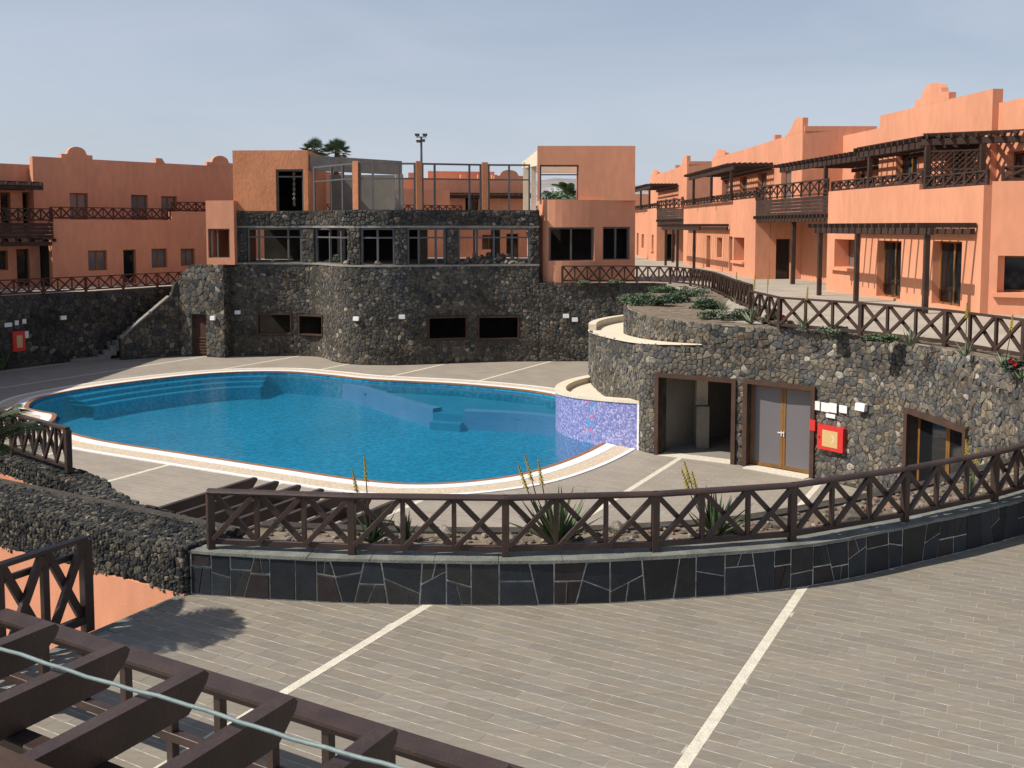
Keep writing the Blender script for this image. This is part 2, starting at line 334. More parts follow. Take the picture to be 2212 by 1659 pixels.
# ------------------------------------------------------------------ paths
class Path:
    def __init__(s, pts, smooth=True, step=0.25):
        P = [Vector((p[0], p[1])) for p in pts]; out = []
        if smooth:
            for i in range(len(P) - 1):
                a, b, c, d = P[max(i - 1, 0)], P[i], P[i + 1], P[min(i + 2, len(P) - 1)]
                n = max(2, int((c - b).length / step))
                for k in range(n):
                    t = k / n
                    out.append(0.5 * ((2 * b) + (c - a) * t + (2 * a - 5 * b + 4 * c - d) * t * t + (3 * b - a - 3 * c + d) * t ** 3))
            out.append(P[-1])
        else: out = P
        s.p = out; s.cum = [0.0]
        for i in range(1, len(out)): s.cum.append(s.cum[-1] + (out[i] - out[i - 1]).length)
        s.L = s.cum[-1]
    def _seg(s, x):
        x = min(max(x, 0), s.L - 1e-6); lo, hi = 0, len(s.p) - 1
        while hi - lo > 1:
            m = (lo + hi) // 2
            if s.cum[m] <= x: lo = m
            else: hi = m
        return lo, (x - s.cum[lo]) / max(1e-9, s.cum[lo + 1] - s.cum[lo])
    def pt(s, x): i, t = s._seg(x); return s.p[i].lerp(s.p[i + 1], t)
    def tan(s, x):
        a = s.pt(max(0, x - 0.12)); b = s.pt(min(s.L, x + 0.12)); return (b - a).normalized()
    def nrm(s, x, side=1):            # side=1: right of the direction of travel
        t = s.tan(x); return Vector((t.y, -t.x)) * side
    def f(s, x, z, d=0.0, side=1):
        p = s.pt(x) + s.nrm(x, side) * d; return Vector((p.x, p.y, z))
    def s_at_u(s, u, lo=0.0, hi=None, z=0.0):
        k = (u - IMG_W / 2) / FOC; best = None; hi = s.L if hi is None else hi; n = 600
        for i in range(n + 1):
            x = lo + (hi - lo) * i / n; p = s.pt(x); e = abs(p.x / (p.y * math.cos(PITCH) - (z - CAMZ) * math.sin(PITCH)) - k)
            if best is None or e < best[0]: best = (e, x)
        return best[1]
    def hit(s, u, v, lo=0.0, hi=None):
        x = s.s_at_u(u, lo, hi); return x, at(u, v, y=s.pt(x).y).z
    def breaks(s, step=0.6, lo=0.0, hi=None):
        hi = s.L if hi is None else hi; n = max(1, int((hi - lo) / step)); return [lo + (hi - lo) * i / n for i in range(n + 1)]
def offset_closed(pts, d):
    n = len(pts); out = []
    for i in range(n):
        t = (pts[(i + 1) % n] - pts[i - 1]).normalized(); out.append(pts[i] + Vector((t.y, -t.x)) * d)
    return out

# ------------------------------------------------------------------ walls with openings
def panel(f, ss, zs, openings, d0, d1, name, mat, parent, top=None):
    """solid wall between depths d0 (back) and d1 (front) over an s-z grid, minus rectangular openings"""
    ss = sorted(set([round(x, 4) for x in ss] + [round(x, 4) for o in openings for x in o[:2] if min(ss) < x < max(ss)]))
    zs = sorted(set([round(x, 4) for x in zs] + [round(x, 4) for o in openings for x in o[2:4] if min(zs) < x < max(zs)]))
    def solid(i, j):
        if i < 0 or j < 0 or i >= len(ss) - 1 or j >= len(zs) - 1: return False
        cs, cz = (ss[i] + ss[i + 1]) / 2, (zs[j] + zs[j + 1]) / 2
        return not any(o[0] < cs < o[1] and o[2] < cz < o[3] for o in openings)
    V = {}; m = MB()
    zt = (lambda s, j: zs[j]) if top is None else (lambda s, j: (zs[j] if j < len(zs) - 1 else top(s)))
    def vid(i, j, k):
        if (i, j, k) not in V:
            V[(i, j, k)] = len(m.v); m.v.append(f(ss[i], zt(ss[i], j), d1 if k else d0))
        return V[(i, j, k)]
    for i in range(len(ss) - 1):
        for j in range(len(zs) - 1):
            if not solid(i, j): continue
            m.f.append((vid(i, j, 1), vid(i + 1, j, 1), vid(i + 1, j + 1, 1), vid(i, j + 1, 1)))
            m.f.append((vid(i, j, 0), vid(i, j + 1, 0), vid(i + 1, j + 1, 0), vid(i + 1, j, 0)))
            if not solid(i - 1, j): m.f.append((vid(i, j, 0), vid(i, j, 1), vid(i, j + 1, 1), vid(i, j + 1, 0)))
            if not solid(i + 1, j): m.f.append((vid(i + 1, j, 1), vid(i + 1, j, 0), vid(i + 1, j + 1, 0), vid(i + 1, j + 1, 1)))
            if not solid(i, j - 1): m.f.append((vid(i, j, 0), vid(i + 1, j, 0), vid(i + 1, j, 1), vid(i, j, 1)))
            if not solid(i, j + 1): m.f.append((vid(i, j + 1, 1), vid(i + 1, j + 1, 1), vid(i + 1, j + 1, 0), vid(i, j + 1, 0)))
    return m.build(name, mat, parent)

def clip(poly, nx, ny, c):          # keep nx*x+ny*y <= c
    out = []; n = len(poly)
    for i in range(n):
        a, b = poly[i], poly[(i + 1) % n]
        da, db = nx * a[0] + ny * a[1] - c, nx * b[0] + ny * b[1] - c
        if da <= 0: out.append(a)
        if (da < 0 < db) or (db < 0 < da):
            t = da / (da - db); out.append((a[0] + (b[0] - a[0]) * t, a[1] + (b[1] - a[1]) * t))
    return out
def voronoi(s0, s1, z0, z1, cs, cz, rnd, jit=0.46):
    ni, nj = max(1, round((s1 - s0) / cs)), max(1, round((z1 - z0) / cz)); cs, cz = (s1 - s0) / ni, (z1 - z0) / nj
    seeds = {}
    for i in range(-2, ni + 2):
        for j in range(-2, nj + 2):
            if 0 <= i < ni and 0 <= j < nj and rnd.random() < .24: continue
            seeds[(i, j)] = (s0 + (i + .5 + rnd.uniform(-jit, jit)) * cs, z0 + (j + .5 + rnd.uniform(-jit, jit)) * cz)
    cells = []
    for i in range(ni):
        for j in range(nj):
            if (i, j) not in seeds: continue
            p = seeds[(i, j)]
            poly = [(max(s0, p[0] - 1.9 * cs), max(z0, p[1] - 1.9 * cz)), (min(s1, p[0] + 1.9 * cs), max(z0, p[1] - 1.9 * cz)),
                    (min(s1, p[0] + 1.9 * cs), min(z1, p[1] + 1.9 * cz)), (max(s0, p[0] - 1.9 * cs), min(z1, p[1] + 1.9 * cz))]
            for di in (-2, -1, 0, 1, 2):
                for dj in (-2, -1, 0, 1, 2):
                    q = seeds.get((i + di, j + dj))
                    if (di == 0 and dj == 0) or q is None: continue
                    nx, ny = q[0] - p[0], q[1] - p[1]
                    poly = clip(poly, nx, ny, (q[0] ** 2 + q[1] ** 2 - p[0] ** 2 - p[1] ** 2) / 2)
                    if len(poly) < 3: break
                if len(poly) < 3: break
            if len(poly) >= 3: cells.append(poly)
    return cells
def stone_geo(f, poly, gap, h, rnd, lift=0.0, sink=0.04):
    """one rubble stone over its cell: side ring, shoulder ring, domed top"""
    n = len(poly); cx = sum(p[0] for p in poly) / n; cz = sum(p[1] for p in poly) / n
    r = sum(math.hypot(p[0] - cx, p[1] - cz) for p in poly) / n
    k1 = max(0.55, 1 - gap / r); tilt = (rnd.uniform(-.35, .35), rnd.uniform(-.35, .35)); m = MB()
    def ring(k, d, jit):
        for p in poly:
            dx, dz = (p[0] - cx) * k, (p[1] - cz) * k
            dd = d + (dx * tilt[0] + dz * tilt[1]) * (0.5 if jit else 0) + (rnd.uniform(-.15, .15) * h if jit else 0)
            m.v.append(f(cx + dx, cz + dz, dd + lift))
    ring(k1, -sink, False); ring(k1 * 0.97, h * 0.55, True); ring(k1 * 0.6, h, True)
    for a in (0, n):
        for j in range(n): m.f.append((a + j, a + (j + 1) % n, a + n + (j + 1) % n, a + n + j))
    m.f.append(tuple(2 * n + j for j in range(n)))
    return m
RUB = [((0.080, 0.076, 0.068), 30), ((0.100, 0.090, 0.073), 30), ((0.122, 0.105, 0.080), 20), ((0.160, 0.132, 0.096), 7), ((0.060, 0.060, 0.061), 18), ((0.24, 0.22, 0.18), 3), ((0.105, 0.080, 0.060), 4)]
def pick(pal, rnd, k=1.0):
    tot = sum(w for _, w in pal); x = rnd.uniform(0, tot)
    for c, w in pal:
        x -= w
        if x <= 0: break
    g = rnd.uniform(0.8, 1.2) * k
    return (c[0] * g, c[1] * g, c[2] * g)
def depth_of(p): return max(1.0, p.y)
def rubble(parent, f, s0, s1, z0, z1, size, rnd, openings=(), keep=None, n_ind=300, h=0.05, gap=0.018, pal=RUB, k=1.0, mat=None, name='stone', rest_name='small_stones'):
    mat = mat or M['stone']; cells = []
    for poly in voronoi(s0, s1, z0, z1, size, size * 0.85, rnd):
        cx = sum(p[0] for p in poly) / len(poly); cz = sum(p[1] for p in poly) / len(poly)
        if any(o[0] < cx < o[1] and o[2] < cz < o[3] for o in openings): continue
        if any(o[0] - .02 < p[0] < o[1] + .02 and o[2] - .02 < p[1] < o[3] + .02 for o in openings for p in poly):
            bad = False
            for o in openings:          # trim the stone back to the edge of the opening
                if all(o[0] < p[0] < o[1] and o[2] < p[1] < o[3] for p in poly): bad = True
                if cx <= o[0]: poly = clip(poly, 1, 0, o[0]) if o[2] < cz < o[3] else poly
                elif cx >= o[1]: poly = clip(poly, -1, 0, -o[1]) if o[2] < cz < o[3] else poly
                if len(poly) >= 3 and o[0] < cx < o[1]: poly = clip(poly, 0, -1, -o[3]) if cz > o[3] else clip(poly, 0, 1, o[2])
            if bad or len(poly) < 3: continue
        if keep and not keep(cx, cz): continue
        A = 0.5 * abs(sum(poly[i][0] * poly[(i + 1) % len(poly)][1] - poly[(i + 1) % len(poly)][0] * poly[i][1] for i in range(len(poly))))
        if A < size * size * 0.08: continue
        P = f(cx, cz, 0)
        inview = P.y > 1 and abs(P.x / P.y) < 0.56
        cells.append((-(A / depth_of(P) ** 2) if inview else 0, poly))
    cells.sort(key=lambda c: c[0]); rest = MB(); tints = []
    for i, (key, poly) in enumerate(cells):
        g = stone_geo(f, poly, gap * rnd.uniform(.7, 1.4), h * rnd.uniform(.55, 1.35), rnd); cxy = f(sum(q[0] for q in poly) / len(poly), sum(q[1] for q in poly) / len(poly), 0); col = pick(pal, rnd, k * (1 + .28 * math.sin(cxy.x * 1.3 + cxy.z * 1.9 + 1.2 * math.sin(cxy.z * 2.3 + cxy.y)) * math.sin(cxy.y * .9 - cxy.z * 1.4 + cxy.x * .6)))
        if i < n_ind and key < 0: g.build(name, mat, parent, tint=col, fix=False)
        else:
            b = len(rest.v); rest.v += g.v; rest.f += [tuple(b + x for x in fc) for fc in g.f]; tints += [col] * len(g.v)
    if rest.v: stuff(rest.build(rest_name, mat, parent, tint=tints, fix=False))

# ------------------------------------------------------------------ fences with crossed braces
def fence(name, label, path, stations, zf, h, mat, bays=3, group=None, post=0.11, rail=0.10, side=1, post_drop=0.0, thin=0.045, round_top=False):
    """path: Path; stations: arc lengths of the posts; zf(s): ground height"""
    p0 = path.f(stations[0], zf(stations[0])); t = thing(name, label, 'fence', p0, group)
    for s in stations:
        b = path.f(s, zf(s)); bar('post', mat, t, b - Vector((0, 0, post_drop)), b + Vector((0, 0, h - 0.05)), post, post, Vector((path.tan(s).x, path.tan(s).y, 0)))
    for a, b in zip(stations, stations[1:]):
        A, B = path.f(a, zf(a)), path.f(b, zf(b)); up = Vector((0, 0, 1))
        if round_top:
            m = MB(); d = (B - A).normalized(); x = d.cross(up).normalized(); y = x.cross(d); q = 10
            prof = [(math.cos(6.2832 * i / q) * 0.075, math.sin(6.2832 * i / q) * 0.045) for i in range(q)]
            m.sweep([A + up * (h - .02) - d * .03, B + up * (h - .02) + d * .03], prof, x, y); m.build('top_rail', mat, t, smooth=False)
        else: bar('top_rail', mat, t, A + up * (h - .025), B + up * (h - .025), rail, 0.055)
        zb = 0.13 * h; d = (B - A).normalized()
        bar('bottom_rail', mat, t, A + up * zb + d * post * .5, B + up * zb - d * post * .5, thin * 1.2, thin * 1.4)
        zt = h - .06
        for k in range(bays):
            P, Q = A.lerp(B, k / bays), A.lerp(B, (k + 1) / bays); n = Vector((d.y, -d.x, 0)) * thin * 0.51
            P2, Q2 = P + d * (thin * .8), Q - d * (thin * .8)
            bar('brace', mat, t, P2 + up * (zb + .03) + n, Q2 + up * zt + n, thin, thin * 1.3)
            bar('brace', mat, t, P2 + up * zt - n, Q2 + up * (zb + .03) - n, thin, thin * 1.3)
            if k: bar('baluster', mat, t, P + up * zb, P + up * zt, thin * 1.15, thin * 1.15, d)
    return t
def arc_stations(path, us, z=0, lo=0, hi=None): return [path.s_at_u(u, lo, hi, z) for u in us]

# ================================================================== THE SETTING
E1 = Vector((math.cos(math.radians(-29.0)), math.sin(math.radians(-29.0))))       # along the deck planks
E2 = Vector((-E1.y, E1.x))                                                          # across them, along the pale strips
def gp(a, b, o=(0, 0)): return Vector(o) + E1 * a + E2 * b
ZT, ZR, ZL = 1.7, 4.1, 3.6           # near terrace, right terrace, left terrace above the pool deck (0)

# ---- pool outline
pool_pts = [(-18.85, 37.07), (-19.3, 39.4), (-17.66, 42.52), (-14.5, 45.5), (-11.3, 46.2), (-8.9, 45.2), (-6.5, 43.8), (-2.2, 42.4), (1.2, 40.3), (2.6, 37.6),
            (3.3, 34.0), (3.2, 31.6), (2.5, 29.9), (1.29, 28.0), (-0.08, 26.6), (-1.98, 25.85), (-3.9, 26.1), (-6.86, 27.6), (-10.15, 29.35), (-13.2, 31.0), (-15.1, 32.4),
            (-16.3, 33.5), (-16.65, 34.6), (-17.1, 35.6), (-17.9, 36.15)]
def closed_smooth(P, n=6):
    P = [Vector(p) for p in P]; out = []; N = len(P)
    for i in range(N):
        a, b, c, d = P[i - 1], P[i], P[(i + 1) % N], P[(i + 2) % N]
        for k in range(n):
            t = k / n
            out.append(0.5 * ((2 * b) + (c - a) * t + (2 * a - 5 * b + 4 * c - d) * t * t + (3 * b - a - 3 * c + d) * t ** 3))
    return out
OUT = closed_smooth(pool_pts)                  # clockwise seen from above
area = sum(OUT[i].x * OUT[(i + 1) % len(OUT)].y - OUT[(i + 1) % len(OUT)].x * OUT[i].y for i in range(len(OUT))) / 2
SGN = 1 if area > 0 else -1
def ring_strip(name, d0, d1, z, mat, th=0.0, parent=None, z2=None):
    a = offset_closed(OUT, SGN * d0); b = offset_closed(OUT, SGN * d1); m = MB(); n = len(a); z2 = z if z2 is None else z2
    for i in range(n):
        j = (i + 1) % n
        m.quad(Vector((*a[i], z)), Vector((*a[j], z)), Vector((*b[j], z2)), Vector((*b[i], z2)))
        if th:
            m.quad(Vector((*b[i], z2)), Vector((*b[j], z2)), Vector((*b[j], z2 - th)), Vector((*b[i], z2 - th)))
            m.quad(Vector((*a[i], z)), Vector((*a[j], z)), Vector((*a[j], z - th)), Vector((*a[i], z - th)))
    o = m.build(name, mat, parent); return o
def fill(name, loops, z, mat):
    bm = bmesh.new(); edges = []
    for lp in loops:
        vs = [bm.verts.new((p[0], p[1], z)) for p in lp]
        for i in range(len(vs)): edges.append(bm.edges.new((vs[i], vs[(i + 1) % len(vs)])))
    bmesh.ops.triangle_fill(bm, use_beauty=True, use_dissolve=False, edges=edges)
    for f in bm.faces:
        if f.normal.z < 0: f.normal_flip()
    me = bpy.data.meshes.new(name); bm.to_mesh(me); bm.free(); me.materials.append(mat); return struct(link(name, me))

fill('ground', [[(-3000, -3000), (3000, -3000), (3000, 3500), (-3000, 3500)], [(-60, -40), (40, -40), (40, 62), (-60, 62)]], 3.3, M['arid'])
COPE = 1.25
deck = fill('pool_deck', [[(-58, -38), (38, -38), (38, 60), (-58, 60)], offset_closed(OUT, SGN * 0.05)], 0.0, M['deck'])
# pale strips let into the deck, along E2
def strip_run(w, lo, hi, z, wd, name, parent=None):
    m = MB(); q = []
    for a, b in ((w - wd / 2, lo), (w + wd / 2, lo), (w + wd / 2, hi), (w - wd / 2, hi)): p = gp(a, b); q.append(Vector((p.x, p.y, z)))
    m.quad(*q); return m.build(name, M['strip'], parent)
def inside(p, poly):
    c = False; n = len(poly)
    for i in range(n):
        a, b = poly[i], poly[i - 1]
        if (a[1] > p.y) != (b[1] > p.y) and p.x < (b[0] - a[0]) * (p.y - a[1]) / (b[1] - a[1]) + a[0]: c = not c
    return c
RIM = offset_closed(OUT, SGN * COPE)
for w in [-9.5 - 4.3 * k for k in range(-1, 9)]:
    on = None
    for i in range(0, 600):                       # stop the strip where the pool coping begins
        b = -2 + i * 0.12; p = gp(w, b); ok = not inside(p, RIM) and p.y > 17.5
        if ok and on is None: on = b
        if (not ok or i == 599) and on is not None:
            if b - on > 0.8: strip_run(w, on, b, 0.004, 0.16, 'deck_strip', deck)
            on = None
# pool shell, coping and water
basin = MB(); n = len(OUT)
for i in range(n):
    j = (i + 1) % n; basin.quad(Vector((*OUT[i], 0.0)), Vector((*OUT[j], 0.0)), Vector((*OUT[j], -1.05)), Vector((*OUT[i], -1.05)))
basin.poly([Vector((*p, -1.05)) for p in OUT])
pool = struct(basin.build('pool_basin', M['pool']))
ring_strip('edge_tile', -0.03, 0.13, 0.03, M['terracotta'], 0.05, pool)
ring_strip('white_coping', 0.13, 0.50, 0.026, M['white'], 0.03, pool)
ring_strip('pebble_band', 0.50, 1.06, 0.018, M['pebble'], 0.02, pool)
ring_strip('outer_coping', 1.06, 1.22, 0.024, M['white'], 0.03, pool)
# shallow children's end behind a submerged wall
def zpt(u, v, z): p = at(u, v, z=z); return Vector((p.x, p.y))
sub1 = Path([zpt(740, 829, -.3), zpt(790, 842, -.3), zpt(850, 862, -.3), zpt(905, 877, -.3), zpt(935, 883, -.3)])
sub2 = Path([zpt(1000, 888, -.3), zpt(1080, 891, -.3), zpt(1150, 896, -.3), zpt(1230, 905, -.3)])
for pth in (sub1, sub2):
    m = MB(); br = pth.breaks(0.5)
    for a, b in zip(br, br[1:]):
        for d0, z0, d1, z1 in ((0.0, -1.05, 0.0, -0.3), (0.0, -0.3, -0.5, -0.3), (-0.5, -0.3, -0.5, -1.05)):
            m.quad(pth.f(a, z0, d0), pth.f(b, z0, d0), pth.f(b, z1, d1), pth.f(a, z1, d1))
    m.build('submerged_wall', M['pool_ledge'], pool)
m = MB(); m.poly([Vector((p.x, p.y, -0.52)) for p in [sub1.pt(x) for x in sub1.breaks(0.8)] + [sub2.pt(x) for x in sub2.breaks(0.8)] + [Vector((3.2, 34)), Vector((2.6, 37.5)), Vector((1.2, 40.2)), Vector((-2.2, 42.3)), Vector((-6.0, 43.5))]])
m.build('shallow_floor', M['shelf'], pool)
a_, b_ = sub1.pt(sub1.L), sub2.pt(0); back = Vector((.25, 1.0))
for k, z_ in enumerate((-.45, -.75)):
    m = MB(); o_ = Vector((-.1, -.45)) * k; m.prism([tuple(a_ + o_), tuple(b_ + o_), tuple(b_ + back), tuple(a_ + back)], -1.05, z_ - .004); m.build('pool_step', M['shelf'], pool)
for u, v, a in ((812, 840, 0), (862, 835, 1), (935, 834, 1)):
    p = at(u, v, z=-.3); m = MB(); m.box((p.x - .5, p.y - .3, -.52), (p.x + .5, p.y + .3, -.44)); m.build('pool_step', M['pool'], pool)
for k in range(1, 4):                                     # broad steps in the far left corner of the pool
    m = MB(); seg = OUT[8:24]; inn = offset_closed(OUT, -SGN * 0.55 * k)[8:24]
    for i in range(len(seg) - 1):
        m.quad(Vector((*seg[i], -.16 * k)), Vector((*seg[i + 1], -.16 * k)), Vector((*inn[i + 1], -.16 * k)), Vector((*inn[i], -.16 * k)))
        m.quad(Vector((*inn[i], -.16 * k)), Vector((*inn[i + 1], -.16 * k)), Vector((*inn[i + 1], -1.05 if k == 3 else -.16 * k - .16)), Vector((*inn[i], -1.05 if k == 3 else -.16 * k - .16)))
    m.build('pool_step', M['pool'], pool)
m = MB(); m.poly([Vector((*p, -0.10)) for p in OUT]); struct(m.build('pool_water', M['water']))

# ---- near terrace: grout bed, planks, strips
WALLP = Path([(-4.62, 13.62), (-4.52, 13.56), (-2.66, 13.28), (-0.1, 13.16), (1.93, 13.33), (4.3, 13.86), (6.58, 14.97), (8.84, 16.28), (11.6, 18.3), (14, 20.3)])
EDGE_A = -4.70 * E1.x + 13.48 * E1.y        # plank coordinate of the terrace's left edge
tp = [WALLP.f(x, 0, -0.2) for x in WALLP.breaks(0.8)]
tpoly = [(p.x, p.y) for p in tp] + [(16, 20), (30, 10), (30, -8)]
e0 = Vector((-4.62, 13.62)); e1 = e0 - E2 * 24
tpoly += [(e1.x, e1.y)]
m = MB(); m.prism(tpoly, -0.2, ZT - 0.0022); terrace = struct(m.build('near_terrace', M['grout']))
STR = [-7.43, -2.96, 1.5, 6.0, 10.4]        # strips, in plank coordinate offset below
def wof(p): return p.x * E1.x + p.y * E1.y
s_a = [wof(Vector((-1.26, 13.05))), wof(Vector((4.3, 13.86)))]
STR = [s_a[0], s_a[1], s_a[1] + 4.45, s_a[1] + 8.9]
tr = random.Random(5); planks = []
wall_far = lambda x: 0
for k in range(-10, 140):
    b = -4 + k * 0.2; off = (k * 0.203 + tr.uniform(-.03, .03)) % 0.555
    lo_prev = EDGE_A
    for a0, a1 in zip([EDGE_A] + [x + .068 for x in STR], [x - .068 for x in STR] + [22]):
        if a1 <= a0: continue
        x = a0 - 0.555 + off
        while x < a1:
            l, r = max(a0, x), min(a1, x + 0.553); x += 0.555
            if r - l < 0.03: continue
            c = gp((l + r) / 2, b + .1)
            if c.y < 3 or c.x > 16: continue
            wx = None
            if c.y > 12.9:
                # beyond the garden wall there is no terrace
                far = min((abs(q.x - c.x), q.y) for q in tp)[1]
                if c.y > far + 0.05: continue
            planks.append((l, r, b))
def plank_geo(l, r, b):
    g = MB(); dz = tr.uniform(-.0006, .0006); q = [gp(l + .002, b + .007), gp(r - .002, b + .007), gp(r - .002, b + .193), gp(l + .002, b + .193)]
    for z in (ZT - .02, ZT + dz): g.v += [Vector((p.x, p.y, z)) for p in q]
    g.f = [(4, 5, 6, 7), (0, 1, 5, 4), (1, 2, 6, 5), (2, 3, 7, 6), (3, 0, 4, 7)]; return g
def plank_key(p):
    c = gp((p[0] + p[1]) / 2, p[2] + .1); w = c.y * math.cos(PITCH) - (ZT - CAMZ) * math.sin(PITCH)
    u = IMG_W / 2 + FOC * c.x / w; v = PY - FOC * (c.y * math.sin(PITCH) + (ZT - CAMZ) * math.cos(PITCH)) / w
    ok = -40 < u < 2250 and v < 1690 and not (u < 1150 and v > 1330 + .31 * u)
    return (0 if ok else 1, c.y)
planks.sort(key=plank_key); rest = MB(); tints = []
for i, p in enumerate(planks):
    g = plank_geo(*p); k = tr.uniform(.92, 1.08); w = tr.uniform(-.006, .006); col = (0.250 * k + w, 0.218 * k, 0.173 * k - w)
    if i < 300: g.build('plank', M['plank'], terrace, tint=col, fix=False)
    else:
        bb = len(rest.v); rest.v += g.v; rest.f += [tuple(bb + x for x in f) for f in g.f]; tints += [col] * len(g.v)
stuff(rest.build('far_planks', M['plank'], terrace, tint=tints, fix=False))
for w in STR: 
    p0 = gp(w, 0); b_hi = 0
    for i in range(400):
        c = gp(w, i * .05)
        far = min((abs(q.x - c.x), q.y) for q in tp)[1]
        if c.y < far: b_hi = i * .05
        else: break
    strip_run(w, b_hi - 13, b_hi, ZT + .002, 0.128, 'pale_strip', terrace)
# pale kerb along the open left edge
a, b = e0 + E1 * .0, e0 - E2 * 3.4
m = MB(); m.hexa([(*(a - E1 * .16), -.15), (*(b - E1 * .16), -.15), (*(b - E1 * .002), -.15), (*(a - E1 * .002), -.15), (*(a - E1 * .16), ZT - .01), (*(b - E1 * .16), ZT - .01), (*(b - E1 * .002), ZT - .01), (*(a - E1 * .002), ZT - .01)])
m.build('kerb', M['cap'], terrace)

# ---- right terrace (houses stand on it) and left terrace
LOW = Path([(10.5, 45.5), (7.0, 43.6), (4.6, 41.4), (3.35, 39.2), (3.0, 36.8), (3.25, 33.4), (3.9, 30.1), (4.75, 29.05), (6.5, 28.1), (8.4, 26.5), (9.75, 24.4), (10.25, 21.8), (10.2, 19.0), (9.6, 16.6), (9.4, 15.6)])
UPP = Path([(10.5, 47.5), (7.9, 46.3), (6.4, 43.2), (4.9, 38.6), (4.1, 35.0), (4.25, 32.0), (4.9, 29.9), (5.9, 28.55), (7.0, 27.75), (8.45, 26.55), (9.8, 24.4), (10.3, 21.8), (10.25, 19.0), (9.65, 16.6), (9.45, 15.6)])
upl = [UPP.f(x, 0, -0.1) for x in UPP.breaks(0.7)]
poly = [(p.x, p.y) for p in upl] + [(14, 16), (40, 16), (90, 160), (-11.8, 160), (-11.8, 60), (2.4, 50.2), (7.5, 50.2), (9.5, 49.0)]
m = MB(); m.prism(poly, ZR - 0.35, ZR); struct(m.build('right_terrace', M['pave']))
W3 = Path([(-26.6, 30.0), (-26.4, 38.0), (-25.9, 43.5), (-25.0, 46.7), (-22.2, 50.6), (-19.7, 54.8), (-18.6, 56.6)])
poly = [(p.x, p.y) for p in [W3.f(x, 0, 0.25, -1) for x in W3.breaks(1)]] + [(-16, 60), (-11.9, 60), (-11.9, 160), (-140, 160), (-140, 20), (-40, 20)]
m = MB(); m.prism(poly, ZL - 0.4, ZL); struct(m.build('left_terrace', M['pave']))

# ---- hills
m = MB(); hr = random.Random(3); nx, ny = 90, 14
for j in range(ny + 1):
    for i in range(nx + 1):
        x = -1500 + 3600 * i / nx; y = 620 + 1500 * j / ny; t = j / ny
        ridge = 46 + 16 * math.sin(x * .0031 + 1) + 11 * math.sin(x * .0093 + .4) + 5 * math.sin(x * .027)
        if x < 0: ridge *= max(0.15, 1 + x / 500)
        z = 3.0 + ridge * math.sin(min(1, t * 1.6) * math.pi / 2) + (hr.uniform(-2.2, 2.2) if 0 < j < ny else 0)
        if j == 0: z = 2.0
        m.v.append(Vector((x, y, z)))
for j in range(ny):
    for i in range(nx):
        a = j * (nx + 1) + i; m.f.append((a, a + 1, a + nx + 2, a + nx + 1))
struct(m.build('hills', M['arid'], smooth=True))

# ================================================================== RUBBLE WALLS
rr = random.Random(21)
# ---- right-hand wall with doors
wall = thing('rubble_retaining_wall', 'tall curved brown rubble wall with three timber-framed doorways beside the pool', 'wall', (6.5, 28.1, 0))
def lowrect(u0, u1, v0, v1, z1=None):
    a = LOW.s_at_u(u0, 12, None, 1.0); b = LOW.s_at_u(u1, 12, None, 1.0)
    p = LOW.pt(b); return [a, b, 0.0, z1]
o1 = lowrect(1425, 1580, 805, 985, 2.42); o2 = lowrect(1614, 1752, 835, 1030, 2.45); o3 = lowrect(1962, 2082, 905, 1100, 2.35)
OPS = [tuple(o) for o in (o1, o2, o3)]
fl = lambda s, z, d=0.0: LOW.f(s, z, d)
fu = lambda s, z, d=0.0: UPP.f(s, z, d)
ZLEDGE = 3.02
s_vis = LOW.s_at_u(1268, 8, 20, 2.0); sm = UPP.s_at_u(1515, 10, None, 3.0); slo = LOW.s_at_u(1515, 14, None, 3.0)
zled = lambda q: 2.92 + .56 * min(1, max(0, (q - s_vis) / (slo - s_vis)))
s_vu = sm * (s_vis / slo); zledu = lambda q: 2.92 + .56 * min(1, max(0, (q - s_vu) / (sm - s_vu)))
panel(fl, LOW.breaks(0.5), [-0.1, 2.6, ZLEDGE], OPS, -0.45, 0.0, 'mortar_core', M['mortar'], wall, top=zled)
panel(fu, UPP.breaks(0.5), [2.7, ZR - 0.02], [], -0.45, -0.014, 'upper_core', M['mortar'], wall)
rubble(wall, fl, 4.0, LOW.L - .2, 0.0, 3.5, 0.15, rr, [(o[0] - .1, o[1] + .1, o[2], o[3] + .1) for o in OPS], n_ind=200, h=0.024, gap=.007, k=1.32, keep=lambda q, z: z < zled(q) - .03)
rubble(wall, fu, 1.0, UPP.L - .2, 2.92, ZR + .03, 0.15, rr, [], n_ind=100, h=0.024, gap=.007, k=1.38, keep=lambda q, z: z > zledu(q) + .02)
# cream ledge between the two tiers
m = MB(); N = 26
for i in range(N):
    a, b = i / N, (i + 1) / N
    za_, zb_ = zled(3 + (slo - 3) * a) + .012, zled(3 + (slo - 3) * b) + .012; m.quad(LOW.f(3 + (slo - 3) * a, za_, .05), LOW.f(3 + (slo - 3) * b, zb_, .05), UPP.f(2.5 + (sm - 2.5) * b, zb_, .02), UPP.f(2.5 + (sm - 2.5) * a, za_, .02))
m.build('ledge', M['cream'], wall)
m = MB(); ss = [5.2 + i * .3 for i in range(int((s_vis - 5.2 + .4) / .3) + 1)]
for a, b in zip(ss, ss[1:]):
    for (d0, z0), (d1, z1) in (((.03, 0), (.03, .26)), ((.03, .26), (-.27, .26)), ((-.27, .26), (-.27, 0))):
        z0 += 2.93; z1 += 2.93
        m.quad(LOW.f(a, z0, d0), LOW.f(b, z0, d0), LOW.f(b, z1, d1), LOW.f(a, z1, d1))
for q_ in (ss[0], ss[-1]): m.quad(LOW.f(q_, 2.93, .03), LOW.f(q_, 3.19, .03), LOW.f(q_, 3.19, -.27), LOW.f(q_, 2.93, -.27))
m.build('coping', M['cream'], wall)
